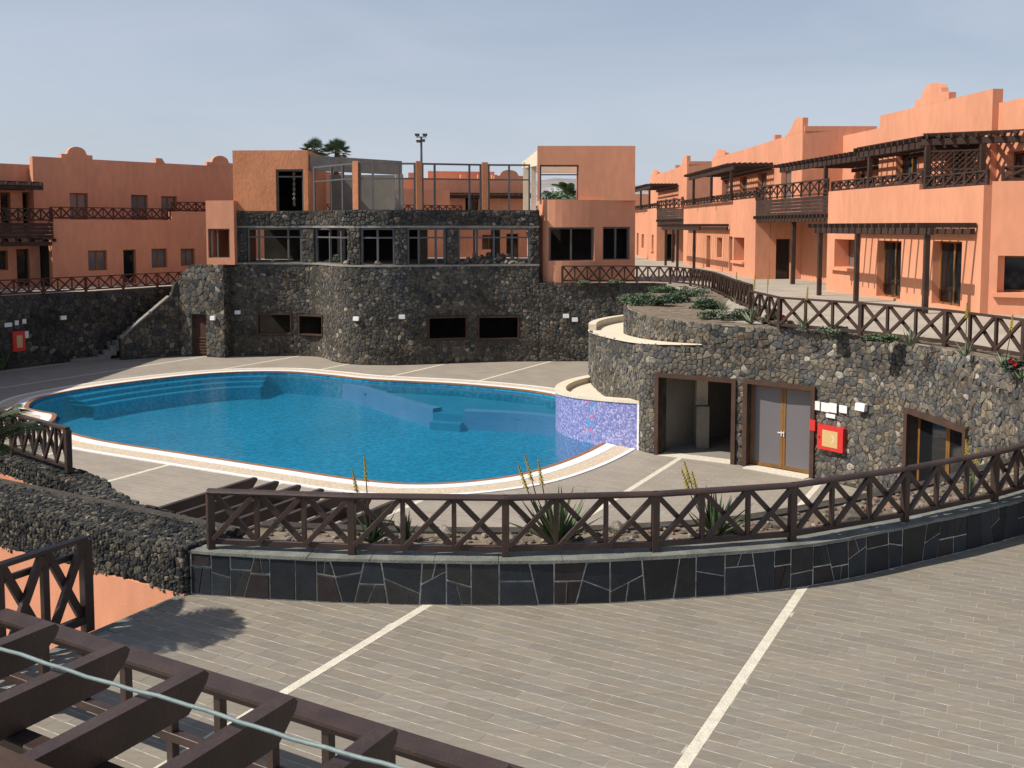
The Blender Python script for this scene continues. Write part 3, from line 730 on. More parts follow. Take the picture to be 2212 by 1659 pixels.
# doorway surrounds, rooms and doors
def surround(o, deep=0.42, out=0.09, w=0.13):
    m = MB()
    def bx(s0, s1, z0, z1): m.hexa([LOW.f(s0, z0, -deep), LOW.f(s1, z0, -deep), LOW.f(s1, z0, out), LOW.f(s0, z0, out), LOW.f(s0, z1, -deep), LOW.f(s1, z1, -deep), LOW.f(s1, z1, out), LOW.f(s0, z1, out)])
    bx(o[0] - w, o[0], 0.005, o[3] + w); bx(o[1], o[1] + w, 0.005, o[3] + w); bx(o[0], o[1], o[3], o[3] + w)
    return m.build('door_surround', M['frame_dark'], wall)
for o in OPS: surround(o)
def room(o, depth, mat, extra=1.5):
    m = MB(); a, b = o[0] - .4, o[1] + extra; h = 2.9
    P = [LOW.f(a, 0.01, -.46), LOW.f(b, 0.01, -.46), LOW.f(b, 0.01, -depth), LOW.f(a, 0.01, -depth)]
    Q = [Vector((p.x, p.y, h)) for p in P]
    m.quad(*P); m.quad(Q[3], Q[2], Q[1], Q[0]); m.quad(P[1], P[2], Q[2], Q[1]); m.quad(P[2], P[3], Q[3], Q[2]); m.quad(P[3], P[0], Q[0], Q[3])
    return m.build('room', mat, wall, fix=False)
room(o1, 5.0, M['room'], 0.3)
m = MB()          # pier and counter inside the open room
p = LOW.f(o1[0] + .62, 0, -2.2); m.box((p.x - .18, p.y - .2, 0.02), (p.x + .18, p.y + .2, 2.88)); m.build('room_pier', M['cream'], wall)
p = LOW.f(o1[0] + .95, 0, -1.6); m = MB(); m.box((p.x - .2, p.y - .15, 0.02), (p.x + .2, p.y + .15, 1.35)); m.build('pier_base', M['room'], wall)
for o, inset, kind in ((o2, -0.22, 'curtain_sheen_glass'), (o3, -0.25, 'glass')):
    a, b = o[0] + .002, o[1] - .002; mid = (a + b) / 2
    d = MB(); w = .07
    def bx(mm, s0, s1, z0, z1, d0=inset - .06, d1=inset): mm.hexa([LOW.f(s0, z0, d0), LOW.f(s1, z0, d0), LOW.f(s1, z0, d1), LOW.f(s0, z0, d1), LOW.f(s0, z1, d0), LOW.f(s1, z1, d0), LOW.f(s1, z1, d1), LOW.f(s0, z1, d1)])
    for s0, s1 in ((a, mid - .004), (mid + .004, b)):
        dr = MB(); bx(dr, s0, s0 + w, 0.02, o[3] - .01); bx(dr, s1 - w, s1, 0.02, o[3] - .01); bx(dr, s0 + w, s1 - w, 0.02, .12); bx(dr, s0 + w, s1 - w, o[3] - .09, o[3] - .01)
        do = dr.build('door', M['frame_wood'], wall)
        pn = MB(); bx(pn, s0 + w, s1 - w, .12, o[3] - .09, inset - .04, inset - .02); pn.build('pane', M[kind], do)
        hd = MB(); hs = s1 - w / 2 if s0 == a else s0 + w / 2; bx(hd, hs - .012, hs + .012, .98, 1.12, inset, inset + .03); bx(hd, hs - .1, hs + .0, 1.07, 1.095, inset + .03, inset + .05); hd.build('handle', M['white'], do)
    th = MB(); bx(th, a, b, 0.003, .016, inset, 0.35); th.build('threshold', M['strip'], wall)
m = MB(); m.hexa([LOW.f(o1[0], .003, -.45), LOW.f(o1[1], .003, -.45), LOW.f(o1[1], .003, .1), LOW.f(o1[0], .003, .1), LOW.f(o1[0], .015, -.45), LOW.f(o1[1], .015, -.45), LOW.f(o1[1], .015, .1), LOW.f(o1[0], .015, .1)]); m.build('threshold', M['strip'], wall)

# fire hose cabinet, notices and lamp on the right wall
def on_low(u, v): 
    s, z = LOW.s_at_u(u, 12, None, 1.5), None
    p = LOW.pt(s); return s, at(u, v, y=p.y).z
def wall_box(name, u0, u1, v0, v1, d0, d1, mat, parent=None, shrink=0.0):
    s0, z1 = on_low(u0, v0); s1, z0 = on_low(u1, v1); m = MB()
    s0 += shrink; s1 -= shrink; z0 += shrink; z1 -= shrink
    m.hexa([LOW.f(s0, z0, d0), LOW.f(s1, z0, d0), LOW.f(s1, z0, d1), LOW.f(s0, z0, d1), LOW.f(s0, z1, d0), LOW.f(s1, z1, d0), LOW.f(s1, z1, d1), LOW.f(s0, z1, d1)])
    return m.build(name, mat, parent), (s0, s1, z0, z1)
s0, z0 = on_low(1800, 960)
cab = thing('fire_hose_cabinet', 'red fire hose cabinet with a gold panel, right of the glazed double door', 'fire cabinet', LOW.f(s0, z0, 0))
_, (sa, sb, za, zb) = wall_box('case', 1773, 1829, 915, 978, 0.0, 0.16, M['red'], cab)
wall_box('panel', 1785, 1818, 926, 968, 0.16, 0.175, M['gold'], cab)
m = MB(); c = LOW.f((sa + sb) / 2, (za + zb) / 2, .178); nn = LOW.nrm((sa + sb) / 2); tt = LOW.tan((sa + sb) / 2)
for r0, r1 in ((.10, .13),):
    for i in range(20):
        q = [(r, 6.2832 * k / 20) for r, k in ((r0, i), (r1, i), (r1, i + 1), (r0, i + 1))]
        m.quad(*[c + Vector((tt.x, tt.y, 0)) * (r * math.cos(a)) + Vector((0, 0, r * math.sin(a))) for r, a in q])
m.build('hose_emblem', M['cream'], cab, fix=False)
m = MB(); m.tube([LOW.f(sa + .07, (za + zb) / 2, .16), LOW.f(sa + .07, (za + zb) / 2, .19)], .02); m.build('latch', M['black'], cab)
for i, (u0, u1, v0, v1, lab) in enumerate(((1758, 1773, 865, 886, 'square white notice nearest the glazed door, in a row on the wall'), (1776, 1792, 868, 890, 'square white notice second from the glazed door in the row'),
        (1793, 1810, 869, 892, 'square white notice third from the glazed door in the row'), (1816, 1832, 874, 893, 'square white notice at the far end of the row, under no other'), (1786, 1807, 892, 904, 'small white notice below the row, just over the fire cabinet'))):
    s, z = on_low((u0 + u1) / 2, v1)
    o, _ = wall_box('notice', u0, u1, v0, v1, 0.055, 0.075, M['white']); tag(o, lab, 'sign', 'white notices by the fire cabinet')
m0, _ = wall_box('alarm_button', 1752, 1765, 905, 930, 0.0, 0.1, M['red']); tag(m0, 'small red alarm box between glazed door and fire cabinet', 'alarm')
def wall_lamp(pos, nrm, label, w=0.28, h=0.16, mat='steel'):
    t = thing('wall_lamp', label, 'lamp', pos, 'rectangular lamps on the stone walls')
    n = Vector((nrm.x, nrm.y, 0)); s = Vector((-n.y, n.x, 0)); up = Vector((0, 0, 1))
    m = MB(); m.hexa([pos - s * w / 2, pos + s * w / 2, pos + s * w / 2 + n * .14, pos - s * w / 2 + n * .14, pos - s * w / 2 + up * h, pos + s * w / 2 + up * h, pos + s * w / 2 + n * .11 + up * h, pos - s * w / 2 + n * .11 + up * h])
    m.build('lamp_body', M['white'], t)
    q = pos - up * .04; m = MB(); m.hexa([q - s * w * .4, q + s * w * .4, q + s * w * .4 + n * .11, q - s * w * .4 + n * .11, q - s * w * .4 + up * .039, q + s * w * .4 + up * .039, q + s * w * .4 + n * .11 + up * .039, q - s * w * .4 + n * .11 + up * .039]); m.build('diffuser', M[mat], t)
s, z = on_low(1865, 886); wall_lamp(LOW.f(s, z, .05), LOW.nrm(s), 'white box lamp on the rubble wall above and right of the fire cabinet', .3, .19)

# ---- mosaic planter at the pool edge
PL = Path([(4.0, 29.85), (3.0, 30.75), (2.1, 31.85), (1.62, 33.0), (1.6, 34.4), (2.1, 35.8), (3.0, 37.0), (3.4, 37.3)])
pl = thing('mosaic_planter', 'curved planter with violet-blue mosaic front at the pool edge', 'planter', (2.6, 32.2, 0))
ztop = lambda s: 1.50 - 0.28 * min(1, s / 4.5)
br = PL.breaks(0.22); m = MB(); uvs = []
for a, b in zip(br, br[1:]):
    for q in ((a, -1.5), (b, -1.5), (b, None), (a, None)):
        z = ztop(q[0]) if q[1] is None else q[1]; m.v.append(PL.f(q[0], z, 0, -1)); uvs.append((q[0], z))
    k = len(m.v); m.f.append((k - 4, k - 3, k - 2, k - 1))
m.build('mosaic_face', M['mosaic'], pl, uvs=uvs, fix=False)
def plstrip(name, prof, mat):
    m = MB()
    for a, b in zip(br, br[1:]):
        for (d0, z0), (d1, z1) in zip(prof, prof[1:]): m.quad(PL.f(a, ztop(a) + z0, d0, -1), PL.f(b, ztop(b) + z0, d0, -1), PL.f(b, ztop(b) + z1, d1, -1), PL.f(a, ztop(a) + z1, d1, -1))
    return m.build(name, mat, pl, fix=False)
plstrip('coping', [(.035, -.03), (.035, .06), (-.36, .06), (-.36, -.35)], M['cream'])
m = MB(); m.poly([PL.f(x, 1.08, -.3, -1) for x in PL.breaks(.4)] + [Vector((4.4, 35, 1.08)), Vector((4.6, 31, 1.08))]); m.build('planter_bed', M['cream'], pl)
m = MB(); m.hexa([PL.f(0, 0, -.3, -1), PL.f(.001, 0, -.3, -1), PL.f(.07, 0, .03, -1), PL.f(0, 0, .03, -1)] + [p + Vector((0, 0, 1.5)) for p in (PL.f(0, 0, -.3, -1), PL.f(.001, 0, -.3, -1), PL.f(.07, 0, .03, -1), PL.f(0, 0, .03, -1))]); m.build('white_edge', M['white'], pl)
bm_ = MB(); a_ = PL.f(0.02, 0, 0, -1); b_ = PL.f(0.0, 0, -.5, -1); bm_.hexa([a_, b_, b_ + Vector((.25, -.2, 0)), a_ + Vector((.25, -.2, 0))] + [p + Vector((0, 0, 1.5)) for p in (a_, b_, b_ + Vector((.25, -.2, 0)), a_ + Vector((.25, -.2, 0)))])
bm_.build('end_pier', M['mortar'], pl)

# ---- central basement wall under the clubhouse
W1 = Path([(-15.3, 52.05), (-13.0, 52.0), (-10.9, 51.85), (-10.0, 51.1), (-9.2, 49.7), (-8.2, 48.75), (-6.6, 48.45), (-5.0, 48.6), (-2.8, 49.25), (-0.6, 49.7), (2.0, 49.85), (5.0, 49.9), (10.5, 49.9)])
f1 = lambda s, z, d=0.0: W1.f(s, z, d)
ZC = 5.0
cw = thing('basement_wall', 'dark curving lava-stone wall with four small openings under the ruined clubhouse', 'wall', (-5, 49, 0))
def w1rect(u0, u1, v0, v1):
    s0 = W1.s_at_u(u0, 0, None, 1.6); s1 = W1.s_at_u(u1, 0, None, 1.6); y = W1.pt((s0 + s1) / 2).y
    return (s0, s1, at(u0, v1, y=y).z, at(u0, v0, y=y).z)
w1ops = [w1rect(555, 630, 677, 722), w1rect(645, 697, 680, 724), w1rect(925, 1010, 684, 733), w1rect(1032, 1122, 683, 733)]
s_low = W1.s_at_u(1166, 0, None, 4.5)
panel(f1, W1.breaks(.6, 0, s_low), [-.1, ZC - .02], w1ops, -.5, 0, 'mortar_core', M['mortar'], cw)
panel(f1, W1.breaks(.8, s_low, W1.L), [-.1, ZR - .02], [], -.5, 0, 'low_core', M['mortar'], cw)
rubble(cw, f1, 0.05, s_low, 0, ZC, 0.18, rr, [(o[0] - .05, o[1] + .05, o[2] - .05, o[3] + .05) for o in w1ops], n_ind=230, h=.028, gap=.007, k=1.0)
rubble(cw, f1, s_low, W1.L, 0, ZR, 0.18, rr, n_ind=70, h=.028, gap=.007, k=1.2)
for o in w1ops:
    m = MB(); w = .07
    for a, b, c, d in ((o[0], o[0] + w, o[2], o[3]), (o[1] - w, o[1], o[2], o[3]), (o[0] + w, o[1] - w, o[2], o[2] + w), (o[0] + w, o[1] - w, o[3] - w, o[3])):
        m.hexa([W1.f(a, c, -.3), W1.f(b, c, -.3), W1.f(b, c, .05), W1.f(a, c, .05), W1.f(a, d, -.3), W1.f(b, d, -.3), W1.f(b, d, .05), W1.f(a, d, .05)])
    m.build('window_frame', M['frame_dark'], cw)
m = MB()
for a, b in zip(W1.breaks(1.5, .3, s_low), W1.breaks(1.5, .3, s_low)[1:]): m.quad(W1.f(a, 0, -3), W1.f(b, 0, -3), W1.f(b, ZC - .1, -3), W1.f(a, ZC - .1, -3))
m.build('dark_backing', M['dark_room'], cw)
m = MB()
for a, b in zip(W1.breaks(.5, .02, s_low), W1.breaks(.5, .02, s_low)[1:]):
    m.hexa([W1.f(a, ZC - .02, -.5), W1.f(b, ZC - .02, -.5), W1.f(b, ZC - .02, .05), W1.f(a, ZC - .02, .05), W1.f(a, ZC + .07, -.5), W1.f(b, ZC + .07, -.5), W1.f(b, ZC + .07, .05), W1.f(a, ZC + .07, .05)])
m.build('ledge', M['concrete'], cw)
for u, v, lab in ((516, 678, 'white lamp in the shaded corner right of the stair block'), (771, 692, 'white lamp on the bulge of the basement wall'), (868, 688, 'white lamp left of the wide pair of basement openings'),
               (1222, 686, 'white lamp right of the wide pair of basement openings'), (1241, 694, 'lower white lamp beside the rounded drum wall')):
    s = W1.s_at_u(u, 0, None, 2.2); p = W1.pt(s); wall_lamp(W1.f(s, at(u, v, y=p.y).z, .06), W1.nrm(s), lab, .3, .2)

# ---- stair block at the left with its low door, parapet, steps
SB = Path([(-20.6, 50.35), (-18.1, 52.1), (-15.35, 51.15), (-15.3, 52.6)], smooth=False)
fs = lambda s, z, d=0.0: SB.f(s, z, d)
L0 = SB.cum[1]; L1 = SB.cum[2]
def sb_top(s):
    if s < L0 - 0.35: return max(1.0, 1.15 + (s / (L0 - .35)) * 2.2)
    if s < L0 + 0.75: return 3.75 + (s - L0 + .35) / 1.1 * 1.2
    return ZC
sbk = thing('stair_block', 'lava-stone stair block with a low timber door and a sloping parapet', 'wall', (-17, 51.6, 0))
d0 = SB.s_at_u(415, L0, L1, 1); d1 = SB.s_at_u(446, L0, L1, 1)
dop = (d0, d1, 0.0, 2.3)
ss = [0, .4, .8, 1.2, 1.6, 2.0, 2.4, L0 - .36, L0 - .34, L0, L0 + .35, L0 + .74, L0 + .76, L1 - .01, SB.L]
panel(fs, ss, [-.1, 0.9, 2.3, ZC], [dop], -.35, 0, 'mortar_core', M['mortar'], sbk, top=None if False else (lambda s: sb_top(s))) if False else None
m = MB()          # core built as thin slices so that the top follows the stair
sl = sorted(set([i * .15 for i in range(int(SB.L / .15) + 1)] + [L0, L1, d0, d1]))
for a, b in zip(sl, sl[1:]):
    c = (a + b) / 2; z0 = 2.3 if d0 < c < d1 else -.1
    P = [SB.f(a, 0, -.33), SB.f(b, 0, -.33), SB.f(b, 0, -.005), SB.f(a, 0, -.005)]
    m.hexa([Vector((p.x, p.y, z0)) for p in P] + [Vector((p.x, p.y, sb_top(q) - .03)) for p, q in zip(P, (a, b, b, a))])
m.build('mortar_core', M['mortar'], sbk)
rubble(sbk, fs, 0.02, L0, 0, 3.4, .26, rr, [], keep=lambda s, z: z < sb_top(s) - .05, n_ind=80, h=.05, gap=.012, k=.9)
rubble(sbk, fs, L0, L1, 0, ZC, .26, rr, [(dop[0], dop[1], 0, 2.3)], keep=lambda s, z: z < sb_top(s) - .03, n_ind=160, h=.028, gap=.007, k=1.4)
rubble(sbk, fs, L1, SB.L, 0, ZC, .26, rr, [], n_ind=40, h=.06)
m = MB(); pts = [i * .15 for i in range(int((L0 - .3) / .15))]
for a, b in zip(pts, pts[1:]):
    m.hexa([SB.f(a, sb_top(a) - .03, -.4), SB.f(b, sb_top(b) - .03, -.4), SB.f(b, sb_top(b) - .03, .06), SB.f(a, sb_top(a) - .03, .06), SB.f(a, sb_top(a) + .06, -.4), SB.f(b, sb_top(b) + .06, -.4), SB.f(b, sb_top(b) + .06, .06), SB.f(a, sb_top(a) + .06, .06)])
m.build('parapet_coping', M['concrete'], sbk)
dr = MB(); dr.hexa([SB.f(d0, 0.01, -.3), SB.f(d1, .01, -.3), SB.f(d1, .01, -.24), SB.f(d0, .01, -.24), SB.f(d0, 2.3, -.3), SB.f(d1, 2.3, -.3), SB.f(d1, 2.3, -.24), SB.f(d0, 2.3, -.24)]); door = dr.build('door', M['frame_dark'], sbk)
for k in range(6):
    z = .15 + k * .16; m = MB(); m.hexa([SB.f(d0 + .1, z, -.24), SB.f(d1 - .1, z, -.24), SB.f(d1 - .1, z, -.2), SB.f(d0 + .1, z, -.2), SB.f(d0 + .1, z + .09, -.24), SB.f(d1 - .1, z + .09, -.24), SB.f(d1 - .1, z + .07, -.2), SB.f(d0 + .1, z + .07, -.2)]); m.build('louvre', M['frame_dark'], door)
s = SB.s_at_u(463, L0, L1, 2); wall_lamp(SB.f(s, at(463, 691, y=SB.pt(s).y).z, .06), SB.nrm(s), 'white lamp beside the low door of the stair block', .28, .22)
stairs = thing('stone_stairs', 'pale stone steps climbing behind the sloping parapet to the left terrace', 'stairs', (-21.2, 51.6, 0))
sd = Vector((0.80, 0.60)); sn = Vector((-0.60, 0.80)); so = Vector((-22.2, 50.0)) + Vector((0.80, 0.60)) * 0.55
for k in range(16):
    a = so + sd * (k * .30); z1 = .22 * (k + 1) + .02
    b = a + sd * (.32 if k else .34)
    q = [a - sn * .0, b - sn * .0, b + sn * 1.35, a + sn * 1.35]; m = MB(); m.prism([(p.x, p.y) for p in q], max(0.005, z1 - .5), z1); m.build('step', M['concrete'], stairs)
m = MB(); q = [so - sd * 1.4 - sn * .1, so - sn * .1, so + sn * 1.5, so - sd * 1.4 + sn * 1.5]; m.prism([(p.x, p.y) for p in q], .005, .16); m.build('landing', M['concrete'], stairs)

# ---- left retaining wall
lw = thing('shaded_retaining_wall', 'long dark lava-stone wall in shade carrying the red terrace fence', 'wall', (-25, 46.7, 0))
f3 = lambda s, z, d=0.0: W3.f(s, z, d)
panel(f3, W3.breaks(.8), [-.1, ZL], [], -.4, 0, 'mortar_core', M['mortar'], lw)
rubble(lw, f3, 10, W3.L, 0, ZL + .02, .25, rr, n_ind=300, h=.05, gap=.012, k=.75)
s = W3.s_at_u(18, 0, None, 2.2); p = W3.pt(s)
c2 = thing('fire_hose_cabinet', 'red fire hose cabinet on the shaded stone wall at the left', 'fire cabinet', W3.f(s, at(20, 760, y=p.y).z, 0))
def w3box(name, u0, u1, v0, v1, d0, d1, mat, parent=None):
    a = W3.s_at_u(u0, 0, None, 2.2); b = W3.s_at_u(u1, 0, None, 2.2); y = W3.pt((a + b) / 2).y; z1 = at(u0, v0, y=y).z; z0 = at(u0, v1, y=y).z
    m = MB(); m.hexa([W3.f(a, z0, d0), W3.f(b, z0, d0), W3.f(b, z0, d1), W3.f(a, z0, d1), W3.f(a, z1, d0), W3.f(b, z1, d0), W3.f(b, z1, d1), W3.f(a, z1, d1)]); return m.build(name, mat, parent)
w3box('case', 22, 49, 715, 758, .0, .2, M['red'], c2); w3box('panel', 30, 43, 724, 750, .2, .215, M['gold'], c2)
for u0, u1, v0, v1, lab in ((7, 24, 697, 706, 'white notice furthest from the stairs over the left fire cabinet'), (30, 39, 692, 702, 'white notice in the middle of the row over the left fire cabinet'), (47, 55, 689, 699, 'white notice nearest the stairs over the left fire cabinet'), (51, 58, 715, 730, 'white notice beside the left fire cabinet')):
    tag(w3box('notice', u0, u1, v0, v1, .07, .09, M['white']), lab, 'sign', 'white notices by the left fire cabinet')
s = W3.s_at_u(134, 0, None, 2.6); p = W3.pt(s); wall_lamp(W3.f(s, at(134, 690, y=p.y).z, .07), W3.nrm(s), 'white lamp alone on the shaded wall left of the stairs', .3, .2)
st = [W3.L - .5 - k * 2.25 for k in range(0, 9)][::-1]
fence('timber_fence', 'reddish cross-braced fence on the shaded stone wall before the left house', W3, st, lambda s: ZL + .02, .80, M['wood_red'], 3, thin=.055)

# ---- near slate-faced wall, its coping, the fence on it
sw = thing('slate_wall', 'low curved wall faced with black slate slabs and pale joints', 'wall', (-0.1, 13.3, ZT))
ZS = 2.31
panel(lambda s, z, d=0.0: WALLP.f(s, z, d), WALLP.breaks(.4, .1), [ZT - .05, ZS], [], -.38, -.006, 'mortar_core', M['joint'], sw)
sr = random.Random(8); x = .12; cuts = [(x, 0)]
while x < WALLP.L - .6: x += sr.uniform(.26, .52); cuts.append((x, sr.uniform(-.09, .09) if sr.random() < .6 else 0))
cells = []
for (a, ta), (b, tb) in zip(cuts, cuts[1:]):
    q = [(a - ta, ZT + .004), (b - tb, ZT + .004), (b + tb, ZS - .01), (a + ta, ZS - .01)]; parts = [q]
    if sr.random() < .78:
        zc = sr.uniform(ZT + .2, ZS - .18); sl_ = sr.uniform(-.55, .55) if sr.random() < .6 else 0; cx = (a + b) / 2
        parts = [clip(q, -sl_, 1, zc - sl_ * cx), clip(q, sl_, -1, -(zc - sl_ * cx))]
        k = sr.randrange(2)
        if sr.random() < .7 and len(parts[k]) >= 3:
            h = parts[k]; mx = sum(p[0] for p in h) / len(h); sv = sr.uniform(-.5, .5); mz = sum(p[1] for p in h) / len(h)
            parts[k:k + 1] = [clip(h, 1, sv, mx + sv * mz), clip(h, -1, -sv, -(mx + sv * mz))]
    cells += [p for p in parts if len(p) >= 3]
for poly in cells:
    n_ = len(poly); cx = sum(p[0] for p in poly) / n_; cz = sum(p[1] for p in poly) / n_; r_ = max(.05, sum(math.hypot(p[0] - cx, p[1] - cz) for p in poly) / n_)
    g = MB(); k1 = 1 - .015 / r_; hh = sr.uniform(.004, .012); tl = sr.uniform(-.02, .02)
    for kk, dd in ((k1, -.02), (k1, hh * .5), (k1 - .012 / r_, hh)):
        for p in poly: g.v.append(WALLP.f(cx + (p[0] - cx) * kk, cz + (p[1] - cz) * kk, dd + (tl * (p[0] - cx) if dd > 0 else 0)))
    for a in (0, n_):
        for j in range(n_): g.f.append((a + j, a + (j + 1) % n_, a + n_ + (j + 1) % n_, a + n_ + j))
    g.f.append(tuple(2 * n_ + j for j in range(n_)))
    t = sr.random(); c = (.022, .027, .033) if t < .68 else ((.028, .028, .028) if t < .92 else (.036, .028, .028)); v_ = sr.uniform(.75, 1.4)
    g.build('slate_slab', M['slate'], sw, tint=tuple(v_ * q for q in c), fix=False)
br = WALLP.breaks(.9, .08)
for a, b in zip(br, br[1:]):
    g = MB(); z1 = ZS + .045 + sr.uniform(-.004, .004); sub = [a + .004 + (b - a - .008) * i / 3 for i in range(4)]
    for p, q in zip(sub, sub[1:]):
        g.hexa([WALLP.f(p, ZS + .001, -.40), WALLP.f(q, ZS + .001, -.40), WALLP.f(q, ZS + .001, .028), WALLP.f(p, ZS + .001, .028), WALLP.f(p, z1, -.40), WALLP.f(q, z1, -.40), WALLP.f(q, z1 - .006, .024), WALLP.f(p, z1 - .006, .024)])
    g.build('coping', M['cap'], sw)
FP = Path([WALLP.pt(x) - WALLP.nrm(x) * .17 for x in WALLP.breaks(.4)], smooth=False)
st = arc_stations(FP, (455, 762, 1092, 1418, 1712, 1955, 2150), 2.8); st += [st[-1] + 2.05, st[-1] + 4.1]
fence('timber_fence', 'dark brown cross-braced fence on the curved slate wall before the pool', FP, st, lambda s: ZS + .04, .86, M['wood'], 3, post=.105, thin=.056, round_top=True)

# planting bed behind it, and the retaining wall that drops to the pool deck
bed = MB(); q0 = [WALLP.f(x, ZS - .12, -.36) for x in WALLP.breaks(.6, .3)]; q1 = [WALLP.f(x, ZS - .16, -1.75) for x in WALLP.breaks(.6, .3)]
for i in range(len(q0) - 1): bed.quad(q0[i], q0[i + 1], q1[i + 1], q1[i])
bed = struct(bed.build('planting_bed', M['soil']))
bw = MB(); bs = WALLP.breaks(.6, .3)
for a, b in zip(bs, bs[1:]): bw.hexa([WALLP.f(a, 0, -2.0), WALLP.f(b, 0, -2.0), WALLP.f(b, 0, -1.75), WALLP.f(a, 0, -1.75), WALLP.f(a, ZS - .12, -2.0), WALLP.f(b, ZS - .12, -2.0), WALLP.f(b, ZS - .12, -1.75), WALLP.f(a, ZS - .12, -1.75)])
tag(bw.build('bed_wall', M['mortar']), 'plain dark wall holding the planting bed above the pool deck', 'wall')
# loose stones on the bed
pr = random.Random(4)
def boulder(name, pos, r, mat, parent=None, tint=None, flat=.75):
    b = bmesh.new(); bmesh.ops.create_icosphere(b, subdivisions=1, radius=r)
    g = MB(); rot = Matrix.Rotation(pr.uniform(0, 6), 3, 'Z') @ Matrix.Rotation(pr.uniform(0, 6), 3, 'X')
    for v in b.verts: g.v.append(Vector(pos) + Vector((1, 1, flat)) * 1.0 * 0 + Matrix.Diagonal((1, 1, flat)) @ (rot @ (v.co * pr.uniform(.72, 1.18))))
    g.f = [tuple(v.index for v in f.verts) for f in b.faces]; b.free()
    return g, tint
RK = [((.20, .17, .14), 5), ((.11, .095, .08), 4), ((.30, .26, .21), 3), ((.20, .11, .08), 2)]
rest = MB(); tin = []
for i in range(900):
    s = pr.uniform(.4, WALLP.L - .5); d = -pr.uniform(.45, 1.7); g, _ = boulder('', WALLP.f(s, ZS - .13, d), pr.uniform(.02, .07), None); c = pick(RK, pr)
    bb = len(rest.v); rest.v += g.v; rest.f += [tuple(bb + x for x in f) for f in g.f]; tin += [c] * len(g.v)
stuff(tag(rest.build('gravel', M['stone'], None, tint=tin, fix=False), 'loose gravel strewn over the planting bed behind the fence', 'gravel'))
for i, (u, v, r, lab) in enumerate(((1840 / 1.0, 1120, .22, 'grey boulder near the right end of the fenced planting bed'), (1690, 1135, .2, 'brown boulder between two posts of the fenced planting bed'), (1560, 1140, .18, 'rough stone beside the green aloe in the bed'), (960, 1150, .16, 'stone on the bed left of the big aloe'), (1330, 1140, .17, 'pale stone right of the big aloe clump'))):
    p = at(u, v, z=ZS - .1); g, _ = boulder('', p, r, None); tag(g.build('boulder', M['stone'], None, tint=pick(RK, pr), fix=False), lab, 'stone', 'boulders on the planting bed')

# ---- near left lava walls around the sunken court
lv = thing('lava_wall', 'thick rough black lava wall left of the slate wall, orange stucco below', 'wall', (-6.5, 14.6, 0))
LA = Path([(-13.5, 18.40), (-10.5, 16.74), (-7.6, 15.13), (-4.72, 13.54)], smooth=False)
fa = lambda s, z, d=0.0: LA.f(s, z, d)
LT = 2.42; LPAL = [((.050, .050, .046), 30), ((.080, .074, .062), 22), ((.12, .105, .082), 12), ((.030, .031, .034), 26), ((.18, .16, .12), 3)]
top_a = lambda s: LT + .05 * math.sin(s * 1.7) + .04 * math.sin(s * 4.1)
m = MB(); br = LA.breaks(.5)
for a, b in zip(br, br[1:]): m.hexa([LA.f(a, 0, -1.15), LA.f(b, 0, -1.15), LA.f(b, 0, -.03), LA.f(a, 0, -.03), LA.f(a, LT - .04, -1.15), LA.f(b, LT - .04, -1.15), LA.f(b, LT - .06, -.03), LA.f(a, LT - .06, -.03)])
m.build('mortar_core', M['mortar'], lv)
m = MB()
for a, b in zip(br, br[1:]): m.hexa([LA.f(a, 0, -.03), LA.f(b, 0, -.03), LA.f(b, 0, .02), LA.f(a, 0, .02), LA.f(a, 1.72, -.03), LA.f(b, 1.72, -.03), LA.f(b, 1.72, .02), LA.f(a, 1.72, .02)])
m.build('stucco_face', M['stucco'], lv)
rubble(lv, fa, 0.1, LA.L, 1.66, LT, .074, rr, n_ind=150, h=.030, gap=.003, pal=LPAL, keep=lambda s, z: z > 1.72 + .05 * math.sin(s * 3))
ft = lambda s, w, d=0.0: LA.f(s, LT - .05 + d - .06 * (abs(w + .57) / .57) ** 3, w)
rubble(lv, ft, 0.1, LA.L, -1.15, .03, .074, rr, n_ind=150, h=.032, gap=.003, pal=LPAL)
fe = lambda s, z, d=0.0: Vector((*(Vector((-4.72, 13.54)) + E2 * s + E1 * d), z))
rubble(lv, fe, 0.0, 1.15, 0.9, LT, .08, rr, n_ind=60, h=.03, gap=.004, pal=LPAL)
lv2 = thing('lava_wall', 'narrow curving lava wall that carries the short fence by the pool', 'wall', (-8, 17.3, 0))
LB_ = Path([(-5.3, 14.75), (-6.3, 15.35), (-7.2, 16.2), (-8.05, 17.3), (-9.1, 18.2), (-10.4, 19.25), (-12.5, 20.8)])
m = MB(); br = LB_.breaks(.4); H2 = 2.36
for a, b in zip(br, br[1:]): m.hexa([LB_.f(a, 0, -.5, -1), LB_.f(b, 0, -.5, -1), LB_.f(b, 0, -.02, -1), LB_.f(a, 0, -.02, -1), LB_.f(a, H2 - .04, -.5, -1), LB_.f(b, H2 - .04, -.5, -1), LB_.f(b, H2 - .04, -.02, -1), LB_.f(a, H2 - .04, -.02, -1)])
m.build('mortar_core', M['mortar'], lv2)
m = MB()
for a, b in zip(br, br[1:]): m.hexa([LB_.f(a, 0, -.02, -1), LB_.f(b, 0, -.02, -1), LB_.f(b, 0, .02, -1), LB_.f(a, 0, .02, -1), LB_.f(a, 2.02, -.02, -1), LB_.f(b, 2.02, -.02, -1), LB_.f(b, 2.02, .02, -1), LB_.f(a, 2.02, .02, -1)])
m.build('stucco_face', M['stucco'], lv2)
rubble(lv2, lambda s, z, d=0.0: LB_.f(s, z, d, -1), .05, LB_.L, 2.0, H2, .085, rr, n_ind=80, h=.03, gap=.004, pal=LPAL)
